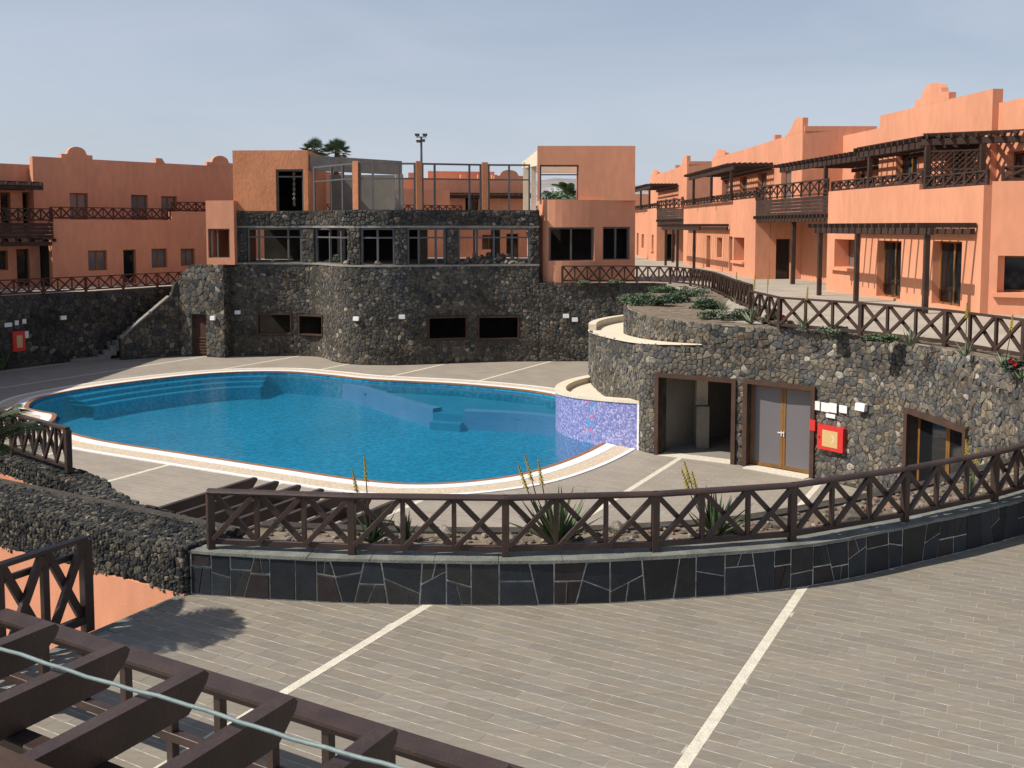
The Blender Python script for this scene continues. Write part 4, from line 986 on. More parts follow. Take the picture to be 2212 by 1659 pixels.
rubble(lv2, lambda s, z, d=0.0: LB_.f(s, z, -.5 - d, -1), .05, LB_.L, 0, H2, .16, rr, n_ind=0, h=.05, gap=.01, pal=LPAL)
rubble(lv2, lambda s, w, d=0.0: LB_.f(s, H2 - .05 + d, w, -1), .05, LB_.L, -.5, .02, .085, rr, n_ind=150, h=.035, gap=.004, pal=LPAL)
F3 = Path([LB_.pt(x) + LB_.nrm(x) * .26 for x in LB_.breaks(.3)], smooth=False)
s0 = F3.s_at_u(147, 0, None, 2.8); s1 = F3.s_at_u(27, 0, None, 2.8)
fence('timber_fence', 'short dark cross-braced fence on the narrow lava wall by the pool', F3, [s0, s1, s1 + (s1 - s0)], lambda s: H2, .86, M['wood'], 5, post=.11, thin=.05)
# fence of the terrace edge at the left
EF = Path([tuple(e0 - E2 * 1.52 - E1 * .32), tuple(e0 - E2 * 6.4 - E1 * .32)], smooth=False)
fence('timber_fence', 'dark timber fence above the sunken orange court, at the terrace edge', EF, [0, 2.4, 4.8], lambda s: ZT - .05, 1.28, M['wood'], 4, post=.13, thin=.075, rail=.13)
ef = C.objects[-1]
while ef.parent: ef = ef.parent
for a_, b_ in ((.07, 2.33), (2.47, 4.73)): bar('middle_rail', M['wood'], ef, EF.f(a_, ZT + .98, .09), EF.f(b_, ZT + .98, .09), .06, .08)

# ================================================================== HOUSES
def window(parent, f, r, inset=-.22, glass='curtain_sheen_glass', mull=1, fw=.07, mat='frame_wood', sill=None, name='window', thick=.06):
    s0, s1, z0, z1 = r
    def bx(m, a, b, c, d, d0, d1): m.hexa([f(a, c, d0), f(b, c, d0), f(b, c, d1), f(a, c, d1), f(a, d, d0), f(b, d, d0), f(b, d, d1), f(a, d, d1)])
    m = MB(); e = .003
    bx(m, s0 + e, s0 + fw, z0 + e, z1 - e, inset - thick, inset); bx(m, s1 - fw, s1 - e, z0 + e, z1 - e, inset - thick, inset)
    bx(m, s0 + fw, s1 - fw, z0 + e, z0 + fw, inset - thick, inset); bx(m, s0 + fw, s1 - fw, z1 - fw, z1 - e, inset - thick, inset)
    for k in range(mull):
        c = s0 + (s1 - s0) * (k + 1) / (mull + 1); bx(m, c - fw * .7, c + fw * .7, z0 + fw, z1 - fw, inset - thick + .004, inset - .004)
    o = m.build(name, M[mat], parent)
    m = MB(); bx(m, s0 + fw, s1 - fw, z0 + fw, z1 - fw, inset - thick + .012, inset - thick + .02); m.build('pane', M[glass], o)
    if sill:
        m = MB(); bx(m, s0 - .12, s1 + .12, z0 - .14, z0 - .002, -.05, sill); m.build('sill', M['stucco'], o)
    return o
def sh(pl, d0): return lambda t, z, d=0.0: pl.f(t, z, d0 + d)
def slab(parent, f, a, b, d0, d1, z0, z1, name, mat):
    m = MB(); m.hexa([f(a, z0, d0), f(b, z0, d0), f(b, z0, d1), f(a, z0, d1), f(a, z1, d0), f(b, z1, d0), f(b, z1, d1), f(a, z1, d1)]); return m.build(name, M[mat], parent)
def crest(parent, f, pts, zb, th=.3, name='crest'):
    """curved parapet ornament: profile (t, z) above the wall top"""
    m = MB(); n = len(pts); P = [(pts[0][0], zb)] + list(pts) + [(pts[-1][0], zb)]; n = len(P)
    m.v = [f(t, z, 0) for t, z in P] + [f(t, z, -th) for t, z in P]
    m.f = [tuple(range(n)), tuple(reversed(range(n, 2 * n)))] + [(i, (i + 1) % n, n + (i + 1) % n, n + i) for i in range(n)]
    return m.build(name, M['stucco'], parent)
def bump(t0, t1, zb, h):
    w = t1 - t0; c = (t0 + t1) / 2
    pts = [(t0, zb + h * .35), (t0 + w * .16, zb + h * .35)]
    for k in range(9):
        a = math.pi * (1 - k / 8); pts.append((c + w * .3 * math.cos(a), zb + h * .45 + h * .55 * math.sin(a)))
    return pts + [(t1 - w * .16, zb + h * .35), (t1, zb + h * .35)]
def pergola(label, f, t0, t1, d0, d1, z, posts, zfloor, mat='wood_far', step=.5, slats=True, group='timber pergolas of the houses', pw=.17, overhang=.35):
    t = thing('pergola', label, 'pergola', f((t0 + t1) / 2, zfloor, (d0 + d1) / 2), group); w = M[mat]
    bar('beam', w, t, f(t0 - .2, z, d1 - .1), f(t1 + .2, z, d1 - .1), .14, .24)
    bar('beam', w, t, f(t0, z, d0 + .12), f(t1, z, d0 + .12), .12, .2)
    n = max(2, int((t1 - t0) / step))
    for i in range(n + 1):
        a = t0 + (t1 - t0) * i / n; bar('rafter', w, t, f(a, z + .2, d0 + .03), f(a, z + .2, d1 + overhang), .085, .17)
    if slats:
        for k in range(int((d1 - d0) / .32) + 1):
            d = d0 + .15 + k * .32; bar('slat', w, t, f(t0 - .15, z + .315, d), f(t1 + .15, z + .315, d), .12, .045)
    for a, zb in posts: bar('post', w, t, f(a, zb, d1 - .1), f(a, z - .12, d1 - .1), pw, pw, Vector((1, 0, 0)))
    return t
def railing(label, f, t0, t1, d, z, h=.5, step=1.6, mat='wood_far', bays=2, group='balcony railings of the houses', thin=.06):
    a, b = f(t0, z, d), f(t1, z, d); n = max(1, round((b - a).length / step)); P = Path([(a.x, a.y), (b.x, b.y)], smooth=False)
    o = fence('balcony_railing', label, P, [P.L * i / n for i in range(n + 1)], lambda s: z, h, M[mat], bays, group, post=.1, thin=thin); o['category'] = 'railing'; return o
def timber_link(label, A, B, z0, zpost, back):
    """timber balcony between two houses: boarded front, two tiers of crosses, joists, a post"""
    A, B = Vector(A), Vector(B); t = thing('timber_balcony', label, 'balcony', ((A.x + B.x) / 2, (A.y + B.y) / 2, zpost)); w = M['wood_far']; d = (B - A).normalized(); n = Vector((-d.y, d.x)) * back; up = Vector((0, 0, 1))
    q = lambda s, z, o=0.0: Vector((*(A + d * s + n * o), z)); L = (B - A).length
    for k in range(5): bar('board', w, t, q(0, z0 + .12 + k * .17), q(L, z0 + .12 + k * .17), .04, .155)
    nb = max(3, round(L / 1.0)); zt = z0 + 1.62
    bar('top_rail', w, t, q(0, zt), q(L, zt), .1, .07); bar('middle_rail', w, t, q(0, z0 + .98), q(L, z0 + .98), .06, .06)
    for k in range(nb + 1): bar('baluster', w, t, q(L * k / nb, z0 + .9), q(L * k / nb, zt), .07, .07, Vector((d.x, d.y, 0)))
    for k in range(nb):
        a, b = q(L * k / nb, z0 + 1.0, .04), q(L * (k + 1) / nb, zt - .04, .04); bar('brace', w, t, a, b, .05, .06)
        a, b = q(L * k / nb, zt - .04, -.04), q(L * (k + 1) / nb, z0 + 1.0, -.04); bar('brace', w, t, a, b, .05, .06)
    for k in range(int(L / .45) + 1): bar('joist', w, t, q(k * .45, z0 - .04, -.15), q(k * .45, z0 - .04, 2.4), .09, .18)
    bar('beam', w, t, q(0, z0 - .22, .12), q(L, z0 - .22, .12), .12, .18)
    m = MB(); m.hexa([q(0, z0 + .05, .1), q(L, z0 + .05, .1), q(L, z0 + .05, 2.4), q(0, z0 + .05, 2.4), q(0, z0 + .09, .1), q(L, z0 + .09, .1), q(L, z0 + .09, 2.4), q(0, z0 + .09, 2.4)]); m.build('floor_deck', w, t)
    bar('post', w, t, q(L * .5, zpost, .3), q(L * .5, z0 - .3, .3), .2, .2, Vector((1, 0, 0)))
    return t
TF, TU = ZR, 8.6             # terrace floor, top of the upper-floor parapet

# ---- near right house
PA = Plane((15.6, 32.0), (-.1, .995), (-.995, -.1)); fA = PA.f
ha = thing('terraced_house', 'near two-storey orange house with lattice screen, right of the pool', 'house', (16, 36, ZR))
tA1 = PA.hit(1787, 520)[0]
wa = PA.rect(1803, 1848, 517, 578); da = PA.rect(1896, 1944, 520, 643); db = PA.rect(2016, 2074, 521, 660)
tP = PA.hit(1986, 400)[0]
panel(fA, [0, tP, tA1], [ZR - .02, TU - .22, TU], [wa, da, db, (-1, tP, TU - .22, TU + 1)], -.82, 0, 'front_wall', M['stucco'], ha)
window(ha, fA, wa, -.66, 'curtain_sheen_glass', 1, sill=.16)
window(ha, fA, da, -.28, 'glass', 1, name='door'); window(ha, fA, db, -.28, 'glass', 1, name='door')
PA2 = Plane((15.88, 32.02), (E1.x, E1.y), (-E2.x, -E2.y)); fA2 = PA2.f; wb = PA2.rect(2156, 2290, 553, 634)
panel(fA2, [0.0, 12], [ZR - .02, TU - .1], [(wb[0], wb[1], wb[2], wb[3])], -.82, 0, 'front_wall', M['stucco'], ha)
window(ha, fA2, wb, -.66, 'glass', 1, sill=.16)
slab(ha, fA, .1, tA1, -2.65, -.83, 7.3, 7.5, 'balcony_floor', 'pave')
slab(ha, fA2, .1, 11.9, -6, -.83, 7.25, 7.45, 'balcony_floor', 'pave')
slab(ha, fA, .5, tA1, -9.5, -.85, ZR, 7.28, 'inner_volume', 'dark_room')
fU = sh(PA, -2.6)
tL = PA.hit(1901, 260, -2.6)[0]; tR = PA.hit(2145, 200, -2.6)[0]
ZA = 12.1
w1 = PA.rect(1936, 1980, 327, 395, -2.6); w2 = PA.rect(2042, 2100, 309, 400, -2.6)
w1 = (w1[0], w1[1], 7.9, w1[3]); w2 = (w2[0], w2[1], 7.55, w2[3])
panel(fU, [tR, tL], [7.5, ZA], [w1, w2], -.4, 0, 'upper_wall', M['stucco'], ha)
window(ha, fU, w1, -.26, 'glass', 1); window(ha, fU, w2, -.26, 'glass', 1, name='door')
b0 = PA.hit(2050, 200, -2.6)[0]; b1 = PA.hit(1976, 220, -2.6)[0]
crest(ha, fU, bump(b0, b1, ZA - .01, .85), ZA - .01, .3)
w3 = PA.rect(2176, 2290, 321, 385, -2.85); w3 = (w3[0], w3[1], 7.9, w3[3])
fU2 = sh(PA, -2.85); panel(fU2, [-9, tR - .002], [7.5, PA.hit(2160, 222, -2.85)[1]], [w3], -.4, 0, 'upper_wall', M['stucco'], ha); window(ha, fU2, w3, -.26, 'glass', 2)
fU3 = sh(PA, -4.78); tE = 21.3; tK = PA.hit(1901, 300, -4.78)[0] - 1.5; w4 = PA.rect(1850, 1868, 357, 400, -4.78); w4 = (w4[0], w4[1], 7.9, w4[3])
panel(fU3, [tL + .3, tE], [7.5, 12.0], [w4], -.4, 0, 'link_wall', M['stucco'], ha); window(ha, fU3, w4, -.26, 'glass', 1)
slab(ha, fA, -9, tL - .01, -9.5, -3.3, 7.5, 11.2, 'roof_volume', 'stucco'); slab(ha, fA, tL + .3, tE, -9.5, -5.2, 7.5, 11.6, 'link_volume', 'stucco'); slab(ha, fA, tL - .35, tL - .011, -9.4, -3.02, 7.5, ZA - .02, 'gable_wall', 'stucco'); slab(ha, fA, tA1, tE, -4.78, -2.62, 7.3, 7.49, 'balcony_floor', 'pave')
w5 = (12.2, 13.3, 4.9, 6.2); panel(sh(PA, -2.6), [tA1 + .01, tE], [ZR, 7.49], [w5], -.4, 0, 'recess_wall', M['stucco'], ha); window(ha, sh(PA, -2.6), w5, -.26, 'glass', 1)
slab(ha, fA, tA1 - .3, tA1, -2.6, -.83, ZR, TU - .02, 'end_wall', 'stucco')
m = MB(); p = fA(11.6, ZR, -1.3); m.box((p.x - .3, p.y - .12, ZR), (p.x + .3, p.y + .12, ZR + .75)); tag(m.build('utility_cabinet', M['white']), 'white utility cabinet in the recess behind the pergola posts', 'cabinet')
pl_lo = [(PA.hit(2000, 600, 1.7)[0], ZR), (PA.hit(1850, 600, 1.7)[0], ZR), (PA.hit(1770, 600, 1.7)[0], ZR)]
pergola('dark timber pergola over the ground-floor doors of the near right house', fA, pl_lo[0][0] - .1, pl_lo[2][0] + .3, .02, 1.8, 6.85, pl_lo, ZR, step=.52, slats=False)
pu = [(tP, TU), (PA.hit(1880, 330, -.2)[0], TU)]
pergola('upper-floor pergola on the parapet of the near right house', fA, tP + .15, pu[1][0] + .9, -2.55, -.1, 10.05, [(pu[1][0], TU)], TU, step=.45, overhang=.2)
pergola('small upper pergola over the balcony between the two right houses', fA, pu[1][0] + 1.6, 19.5, -4.7, -.6, 10.0, [(14, 7.6)], 7.6, step=.5)
po = fA(tP - .1, 0, -.2); PG = Plane((po.x, po.y), (E1.x, E1.y), (-E2.x, -E2.y)); fG = PG.f; tg = PG.hit(2122, 350, -.1)[0]
pergola('upper-floor pergola above the lattice screen of the near right house', fG, 0.0, 7.0, -2.4, .1, 10.12, [(0.02, TU - .22), (tg, 7.5), (6.0, 7.45)], 7.5, step=.4, pw=.19, overhang=.1)
railing('cross-braced railing on the parapet of the near right house', fA, tP + .1, tA1, -.18, TU, .46)
railing('low cross-braced railing under the lattice screen', fA, .1, tP - .1, -.18, TU - .22, .5, 1.2)
railing('cross-braced railing on the camera-side parapet at the right edge', fA2, .3, 8, -.18, TU - .1, .5)
sc = thing('lattice_screen', 'dark lattice screen between two posts on the upper balcony', 'screen', fG(tg / 2, TU - .2, 0))
ta, tb = .12, tg - .12; zl, zh = TU - .18, 9.78
for a, b in (((ta, zl), (tb, zl)), ((ta, zh), (tb, zh)), ((ta, (zl + zh) / 2), (tb, (zl + zh) / 2)), ((ta, zl), (ta, zh)), ((tb, zl), (tb, zh)), (((ta + tb) / 2, zl), ((ta + tb) / 2, zh)), ((ta * .75 + tb * .25, zl), (ta * .75 + tb * .25, zh)), ((ta * .25 + tb * .75, zl), (ta * .25 + tb * .75, zh))):
    bar('screen_frame', M['wood_far'], sc, fG(a[0], a[1], 0), fG(b[0], b[1], 0), .06, .06, Vector((1, 0, 0)))
H_ = zh - zl; W_ = tb - ta; stp = .2
for sg in (1, -1):
    k = -H_
    while k < W_:
        a0 = max(0, k); a1 = min(W_, k + H_)
        if a1 - a0 > .05:
            z0_, z1_ = a0 - k, a1 - k
            if sg < 0: z0_, z1_ = H_ - z0_, H_ - z1_
            bar('lattice_slat', M['wood_far'], sc, fG(ta + a0, zl + z0_, sg * .016), fG(ta + a1, zl + z1_, sg * .016), .03, .045, Vector((1, 0, 0)))
        k += stp

# ---- middle and far right houses, one plan
def unit(name_label, corner, L1, L2, seed, windows_px=True, px=None):
    P = Plane(corner, (-.02, 1.0), (-1, -.02)); f = P.f
    h = thing('terraced_house', name_label, 'house', f(3, ZR, -2))
    nic = px['nic'](P) if px else (1.6, 2.6, 5.0, 6.3)
    panel(f, [0, L1], [ZR - .02, TU], [nic], -.82, 0, 'front_wall', M['stucco'], h); window(h, f, nic, -.66, 'curtain_sheen_glass', 1, sill=.16)
    f2 = sh(P, -.35); dr = (L1 + 1.0, L1 + 2.2, ZR + .1, ZR + 2.3); wr = (L1 + 4.2, L1 + 5.6, ZR + .9, ZR + 2.2); dr2 = (L1 + 7.5, L1 + 8.7, ZR + .1, ZR + 2.3)
    panel(f2, [L1 + .002, L2], [ZR - .02, TU], [dr, wr, dr2], -.4, 0, 'front_wall', M['stucco'], h)
    for r_, nm in ((dr, 'door'), (wr, 'window'), (dr2, 'door')): window(h, f2, r_, -.28, 'glass', 1, name=nm)
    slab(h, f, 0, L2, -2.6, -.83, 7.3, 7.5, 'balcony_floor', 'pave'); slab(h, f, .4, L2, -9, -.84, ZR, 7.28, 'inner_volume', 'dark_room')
    fu_ = sh(P, -2.5); ops = px['up'](P) if px else [(1.2, 2.4, 7.9, 9.6), (5, 6.2, 7.9, 9.6), (9, 10.2, 7.9, 9.6)]
    ZB = 12.25; panel(fu_, [0, L2], [7.5, ZB], ops, -.4, 0, 'upper_wall', M['stucco'], h)
    for r_ in ops: window(h, fu_, r_, -.26, 'curtain_sheen_glass', 1)
    crest(h, fu_, [(0.0, ZB), (0.001, ZB + .75), (.9, ZB + .85), (1.5, ZB + .75), (2.0, ZB + .4), (2.6, ZB + .15), (3.2, ZB - .01)], ZB - .02, .3)
    crest(h, fu_, bump(L2 - 4.2, L2 - .4, ZB - .01, .6), ZB - .02, .3)
    slab(h, f, 5.2, 5.6, -2.9, -2.52, ZB + .002, ZB + .3, 'parapet_block', 'stucco')
    side = lambda x, z, d=0.0: Vector((corner[0] + x, corner[1] - d, z))
    dd = px['door'](corner) if px else (.6, 1.6, ZR, ZR + 2.3)
    panel(side, [.84, 3.4], [ZR, 7.49], [dd], -.4, .0, 'side_wall', M['stucco'], h)
    window(h, side, dd, -.3, 'glass', 0, mat='frame_dark', name='door')
    panel(side, [2.52, 6.5], [7.5, ZB - .003], [], -.4, 0, 'side_wall', M['stucco'], h)
    slab(h, f, -.08, .35, -6.6, -2.6, ZB, ZB + .28, 'side_coping', 'stucco')
    slab(h, f, .45, L2, -9, -3.0, 7.5, 11.6, 'roof_volume', 'stucco')
    return P, f, h
pxB = dict(nic=lambda P: P.rect(1585, 1607, 513, 564), up=lambda P: [(lambda r: (r[0], r[1], 7.9, r[3]))(P.rect(*q, -2.5)) for q in ((1688, 1709, 361, 404), (1637, 1656, 372, 404), (1598, 1613, 380, 404), (1560, 1574, 387, 404))],
           door=lambda c: (at(1676, 560, y=c[1]).x - c[0], at(1708, 560, y=c[1]).x - c[0], ZR, at(1690, 516, y=c[1]).z))
PB, fB, hb = unit('middle two-storey orange house with dark window recess, between its two neighbours', (13.5, 53.5), 5.1, 22.0, 1, px=pxB)
PC_, fC, hc = unit('far two-storey orange house, the most distant of the right-hand row', (12.3, 82.0), 5.0, 19.0, 2)
timber_link('timber balcony with crossed rails bridging the near and middle right houses', fA(tA1 + .02, 0)[:2], fB(-.02, 0)[:2], 7.55, ZR, -1)
timber_link('timber balcony with crossed rails bridging the middle and far right houses', fB(22.05, 0, -.35)[:2], fC(-.05, 0)[:2], 7.55, ZR, -1)
pergola('ground-floor pergola beside the middle right house', fB, 7.2, 20.0, -.3, 1.7, 6.9, [(8.6, ZR), (14.2, ZR), (18.8, ZR)], ZR, step=.6, slats=False)
pergola('upper-floor pergola on the parapet of the middle right house', fB, 5.2, 18.0, -2.45, .1, 10.55, [(5.6, TU), (11.0, TU), (16.7, TU)], TU, step=.55)
pergola('upper-floor pergola of the far right house', fC, 3.5, 14.0, -2.45, .1, 10.5, [(4.0, TU), (9.0, TU), (13.5, TU)], TU, step=.7)
railing('cross-braced railing along the middle right house', fB, 0, 21.9, -.18, TU, .46, 2.0)
railing('cross-braced railing along the far right house', fC, 0, 18, -.18, TU, .46, 2.2)
# a last house closing the row
PD = Plane((10.5, 112), (-.05, 1), (-1, -.05)); hd_ = thing('terraced_house', 'small distant orange house closing the right-hand row', 'house', PD.f(2, ZR, -2))
panel(PD.f, [0, 16], [ZR, 11.0], [(2, 3.4, 5, 6.3), (6, 7.2, 8.2, 9.6), (11, 12, 8.2, 9.6)], -.4, 0, 'front_wall', M['stucco'], hd_)
for r_ in ((2, 3.4, 5, 6.3), (6, 7.2, 8.2, 9.6), (11, 12, 8.2, 9.6)): window(hd_, PD.f, r_, -.26, 'glass', 1)
slab(hd_, PD.f, 0.02, 15.9, -8, -.42, ZR, 10.8, 'roof_volume', 'stucco'); crest(hd_, PD.f, bump(10, 15, 10.99, .9), 10.98)

# ---- left house, in shade
PLh = Plane((-23.03, 58.0), (.66, .75), (.75, -.66)); fL = PLh.f
hl = thing('terraced_house', 'long shaded orange house behind the left terrace', 'house', fL(0, ZL, -3))
def lr(u0, u1, v0, v1, d=0.0): return PLh.rect(u0, u1, v0, v1, d)
tl0 = PLh.hit(112, 540)[0]; tl1 = 16.0
low = [lr(190, 232, 541, 584), lr(266, 295, 539, 600), lr(327, 362, 537, 578), lr(390, 422, 537, 574)]; low[1] = (low[1][0], low[1][1], ZL + .02, low[1][3])
tst = PLh.hit(372, 500)[0]
panel(fL, [tl0, tst], [ZL - .02, 7.42], [r_ for r_ in low if r_[1] < tst], -.4, 0, 'front_wall', M['stucco'], hl)
panel(fL, [tst + .002, tl1], [ZL - .02, 7.95], [r_ for r_ in low if r_[0] > tst], -.4, 0, 'front_wall', M['stucco'], hl)
for i, r_ in enumerate(low): window(hl, fL, r_, -.2, 'curtain_sheen_glass' if i != 1 else 'glass', 1 if i != 1 else 0, name='window' if i != 1 else 'door')
fLu = sh(PLh, -2.2); tu0 = PLh.hit(72, 400, -2.2)[0]; ZLt = PLh.hit(250, 347, -2.2)[1]
up = [lr(150, 191, 417, 455, -2.2), lr(283, 320, 421, 460, -2.2), lr(348, 383, 424, 460, -2.2)]; up = [(a, b, 6.9, d) for a, b, c, d in up]
panel(fLu, [tu0, tl1 + 2], [6.6, ZLt], up, -.4, 0, 'upper_wall', M['stucco'], hl)
for r_ in up: window(hl, fLu, r_, -.2, 'curtain_sheen_glass', 1)
for u0, u1, h_ in ((133, 200, .75), (447, 505, .75)): crest(hl, fLu, bump(PLh.hit(u0, 345, -2.2)[0], PLh.hit(u1, 345, -2.2)[0], ZLt - .01, h_ * .95), ZLt - .02)
crest(hl, fLu, [(a, b) for a, b in ((PLh.hit(337, 345, -2.2)[0], ZLt + .3), (PLh.hit(350, 345, -2.2)[0], ZLt + .3), (PLh.hit(356, 345, -2.2)[0], ZLt + .02))], ZLt - .02)
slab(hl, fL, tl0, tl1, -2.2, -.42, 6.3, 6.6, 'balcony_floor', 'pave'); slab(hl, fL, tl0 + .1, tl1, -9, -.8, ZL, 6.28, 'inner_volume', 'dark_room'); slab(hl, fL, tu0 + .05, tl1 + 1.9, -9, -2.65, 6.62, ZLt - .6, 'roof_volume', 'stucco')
fR = sh(PLh, -1.6); tq = tl0 - 9
dq = lr(35, 65, 538, 600, -1.6); dq = (dq[0], dq[1], ZL + .02, dq[3]); wq = lr(-20, 18, 541, 584, -1.6); dq2 = lr(82, 108, 415, 470, -1.6)
panel(fR, [tq, tl0 + .0], [ZL - .02, 6.58], [dq, wq], -.4, 0, 'recess_wall', M['stucco'], hl); window(hl, fR, dq, -.25, 'glass', 0, mat='frame_dark', name='door'); window(hl, fR, wq, -.25, 'glass', 1)
fR2 = sh(PLh, -2.9); a1 = lr(0, 24, 415, 470, -2.9); a2 = lr(48, 65, 415, 470, -2.9); a1 = (a1[0], a1[1], 6.7, a1[3]); a2 = (a2[0], a2[1], 6.7, a2[3])
panel(fR2, [tq, tu0 + .3], [6.6, ZLt - .45], [a1, a2], -.4, 0, 'recess_upper_wall', M['stucco'], hl); window(hl, fR2, a1, -.25, 'glass', 0, name='door'); window(hl, fR2, a2, -.25, 'glass', 0, name='door')
slab(hl, fL, tq, tu0, -9, -3.35, 6.62, ZLt - 1.0, 'recess_roof_volume', 'stucco')
railing('reddish cross-braced railing on the left house, on its longer parapet', fL, tl0 + .05, tst, -.18, 7.42, .72, 1.8, 'wood_red', 3)
railing('reddish cross-braced railing on the raised end of the left house parapet', fL, tst + .05, 8, -.18, 7.95, .62, 1.8, 'wood_red', 3)
tb_ = thing('timber_balcony', 'dark boarded timber balcony at the left end of the left house', 'balcony', fL(tl0 - 4, 6.2, .2))
for k in range(4): bar('board', M['wood_far'], tb_, fL(tq, 6.45 + k * .22, .15), fL(tl0 + .05, 6.45 + k * .22, .15), .05, .2)
for k in range(14): bar('joist', M['wood_far'], tb_, fL(tq + k * .7, 6.25, -1.55), fL(tq + k * .7, 6.25, .3), .1, .18)
bar('beam', M['wood_far'], tb_, fL(tq, 6.05, .05), fL(tl0 - .02, 6.05, .05), .15, .22)
railing('dark cross-braced railing over the boarded balcony of the left house', fL, tq, tl0, .15, 7.28, .75, 1.8, 'wood_far', 3)
pergola('upper pergola at the left end of the left house', fL, tq, tu0 - .3, -2.8, -.6, 9.2, [(tq + 2, 6.6)], 6.6, step=.6)

# ---- ruined clubhouse
ch = thing('ruined_clubhouse', 'unfinished two-storey clubhouse with lava-stone piers and empty grey frames', 'building', (-4, 52, ZC))
base = [W1.f(x, 0, -.1) for x in W1.breaks(.8, .05, s_low)]
poly = [(p.x, p.y) for p in base] + [(base[-1].x, 61), (-15.2, 61)]
m = MB(); m.prism(poly, ZC - .3, ZC + .072); m.build('floor_slab', M['concrete'], ch)
ins = [W1.f(x, 0, -.45) for x in W1.breaks(.8, .05, s_low)]
m = MB(); m.prism([(p.x, p.y) for p in ins] + [(ins[-1].x, 58.5), (-14.9, 58.5)], 7.35, 7.68); m.build('upper_slab', M['concrete'], ch)
def uS(u, z=7): return W1.s_at_u(u, 0, s_low, z)
sA, sB = uS(506), uS(1165)
ZB0, ZB1 = 7.06, 7.86
panel(f1, W1.breaks(.6, sA, sB), [ZB0, ZB1], [], -.42, -.12, 'band_core', M['mortar'], ch)
rubble(ch, lambda s, z, d=0.0: W1.f(s, z, d - .12), sA, sB, ZB0, ZB1, .24, rr, n_ind=120, h=.05, k=.85)
panel(f1, W1.breaks(.6, sA, sB), [ZB0 - .11, ZB0 - .002], [], -.4, -.1, 'lintel', M['concrete'], ch)
piers = [(506, 531), (649, 674), (746, 775), (853, 879), (966, 990), (1146, 1165)]
for u0, u1 in piers:
    a, b = uS(u0), uS(u1); panel(f1, [a, b], [ZC + .07, ZB0 - .112], [], -.45, -.14, 'pier_core', M['mortar'], ch)
    rubble(ch, lambda s, z, d=0.0: W1.f(s, z, d - .14), a, b, ZC + .07, ZB0 - .115, .22, rr, n_ind=28, h=.05, k=1.0, rest_name='pier_stones')
def frame(parent, f, a, b, z0, z1, d, mulls, transom=None, w=.1, mat='steel', name='window_frame', skip_bottom=False):
    m = MB()
    def bx(s0, s1, c0, c1, e=0.0): m.hexa([f(s0, c0, d - .06 + e), f(s1, c0, d - .06 + e), f(s1, c0, d + .06 - e), f(s0, c0, d + .06 - e), f(s0, c1, d - .06 + e), f(s1, c1, d - .06 + e), f(s1, c1, d + .06 - e), f(s0, c1, d + .06 - e)])
    bx(a, a + w, z0, z1); bx(b - w, b, z0, z1); bx(a + w, b - w, z1 - w, z1)
    if not skip_bottom: bx(a + w, b - w, z0, z0 + w * .5)
    for k in mulls: c = a + (b - a) * k; bx(c - w * .5, c + w * .5, z0 + (.0 if skip_bottom else w * .5), z1 - w, .004)
    if transom: 
        cs = [a + w] + [q for k in mulls for q in (a + (b - a) * k - w * .5, a + (b - a) * k + w * .5)] + [b - w]
        for s0, s1 in zip(cs[::2], cs[1::2]): bx(s0, s1, transom - w * .4, transom + w * .4, .004)
    return m.build(name, M[mat], parent)
for (a, b), ml in zip(((531, 649), (674, 746), (775, 853), (879, 966), (990, 1146)), ((.2, .75), (.33, .8), (.5,), (.3, .75), (.27, .5, .75))):
    frame(ch, f1, uS(a) + .02, uS(b) - .02, ZC + .072, ZB0 - .114, -.3, ml, 6.45)
# upper storey: empty frames, orange piers
zu0, zu1 = ZB1, 10.22
sT = uS(668); opil = [(760, 772), (901, 913), (1043, 1055)]
edges_ = [668] + [x for p in opil for x in p] + [1146]
for a, b, ml in ((672, 760, (.42, .78)), (772, 901, (.25, .72)), (913, 1043, (.22, .8)), (1055, 1146, (.5,))):
    frame(ch, f1, uS(a) + .01, uS(b) - .01, zu0 + .004, zu1, -.27, ml, 9.42, .09, skip_bottom=True)
for a, b in opil: panel(f1, [uS(a), uS(b)], [zu0 + .003, zu1 + .08], [], -.42, -.1, 'orange_pier', M['stucco_rough'], ch)
q = at(863, 400, y=55.5); m = MB(); m.box((q.x - .2, q.y - .2, 7.69), (q.x + .2, q.y + .2, 10.0)); m.build('concrete_column', M['concrete'], ch)
A, B = Vector((-10.9, 52.35)), Vector((-6.45, 56.9)); n_ = Vector((-.71, .7)) * .3
m = MB(); m.hexa([(A.x, A.y, 10.05), (B.x, B.y, 10.05), (B.x + n_.x, B.y + n_.y, 10.05), (A.x + n_.x, A.y + n_.y, 10.05), (A.x, A.y, 10.85), (B.x, B.y, 10.85), (B.x + n_.x, B.y + n_.y, 10.85), (A.x + n_.x, A.y + n_.y, 10.85)]); m.build('roof_beam', M['concrete'], ch)
m = MB(); m.box((-10.7, 56.9, 7.69), (-6.9, 57.15, 10.04)); m.build('back_wall', M['room'], ch)
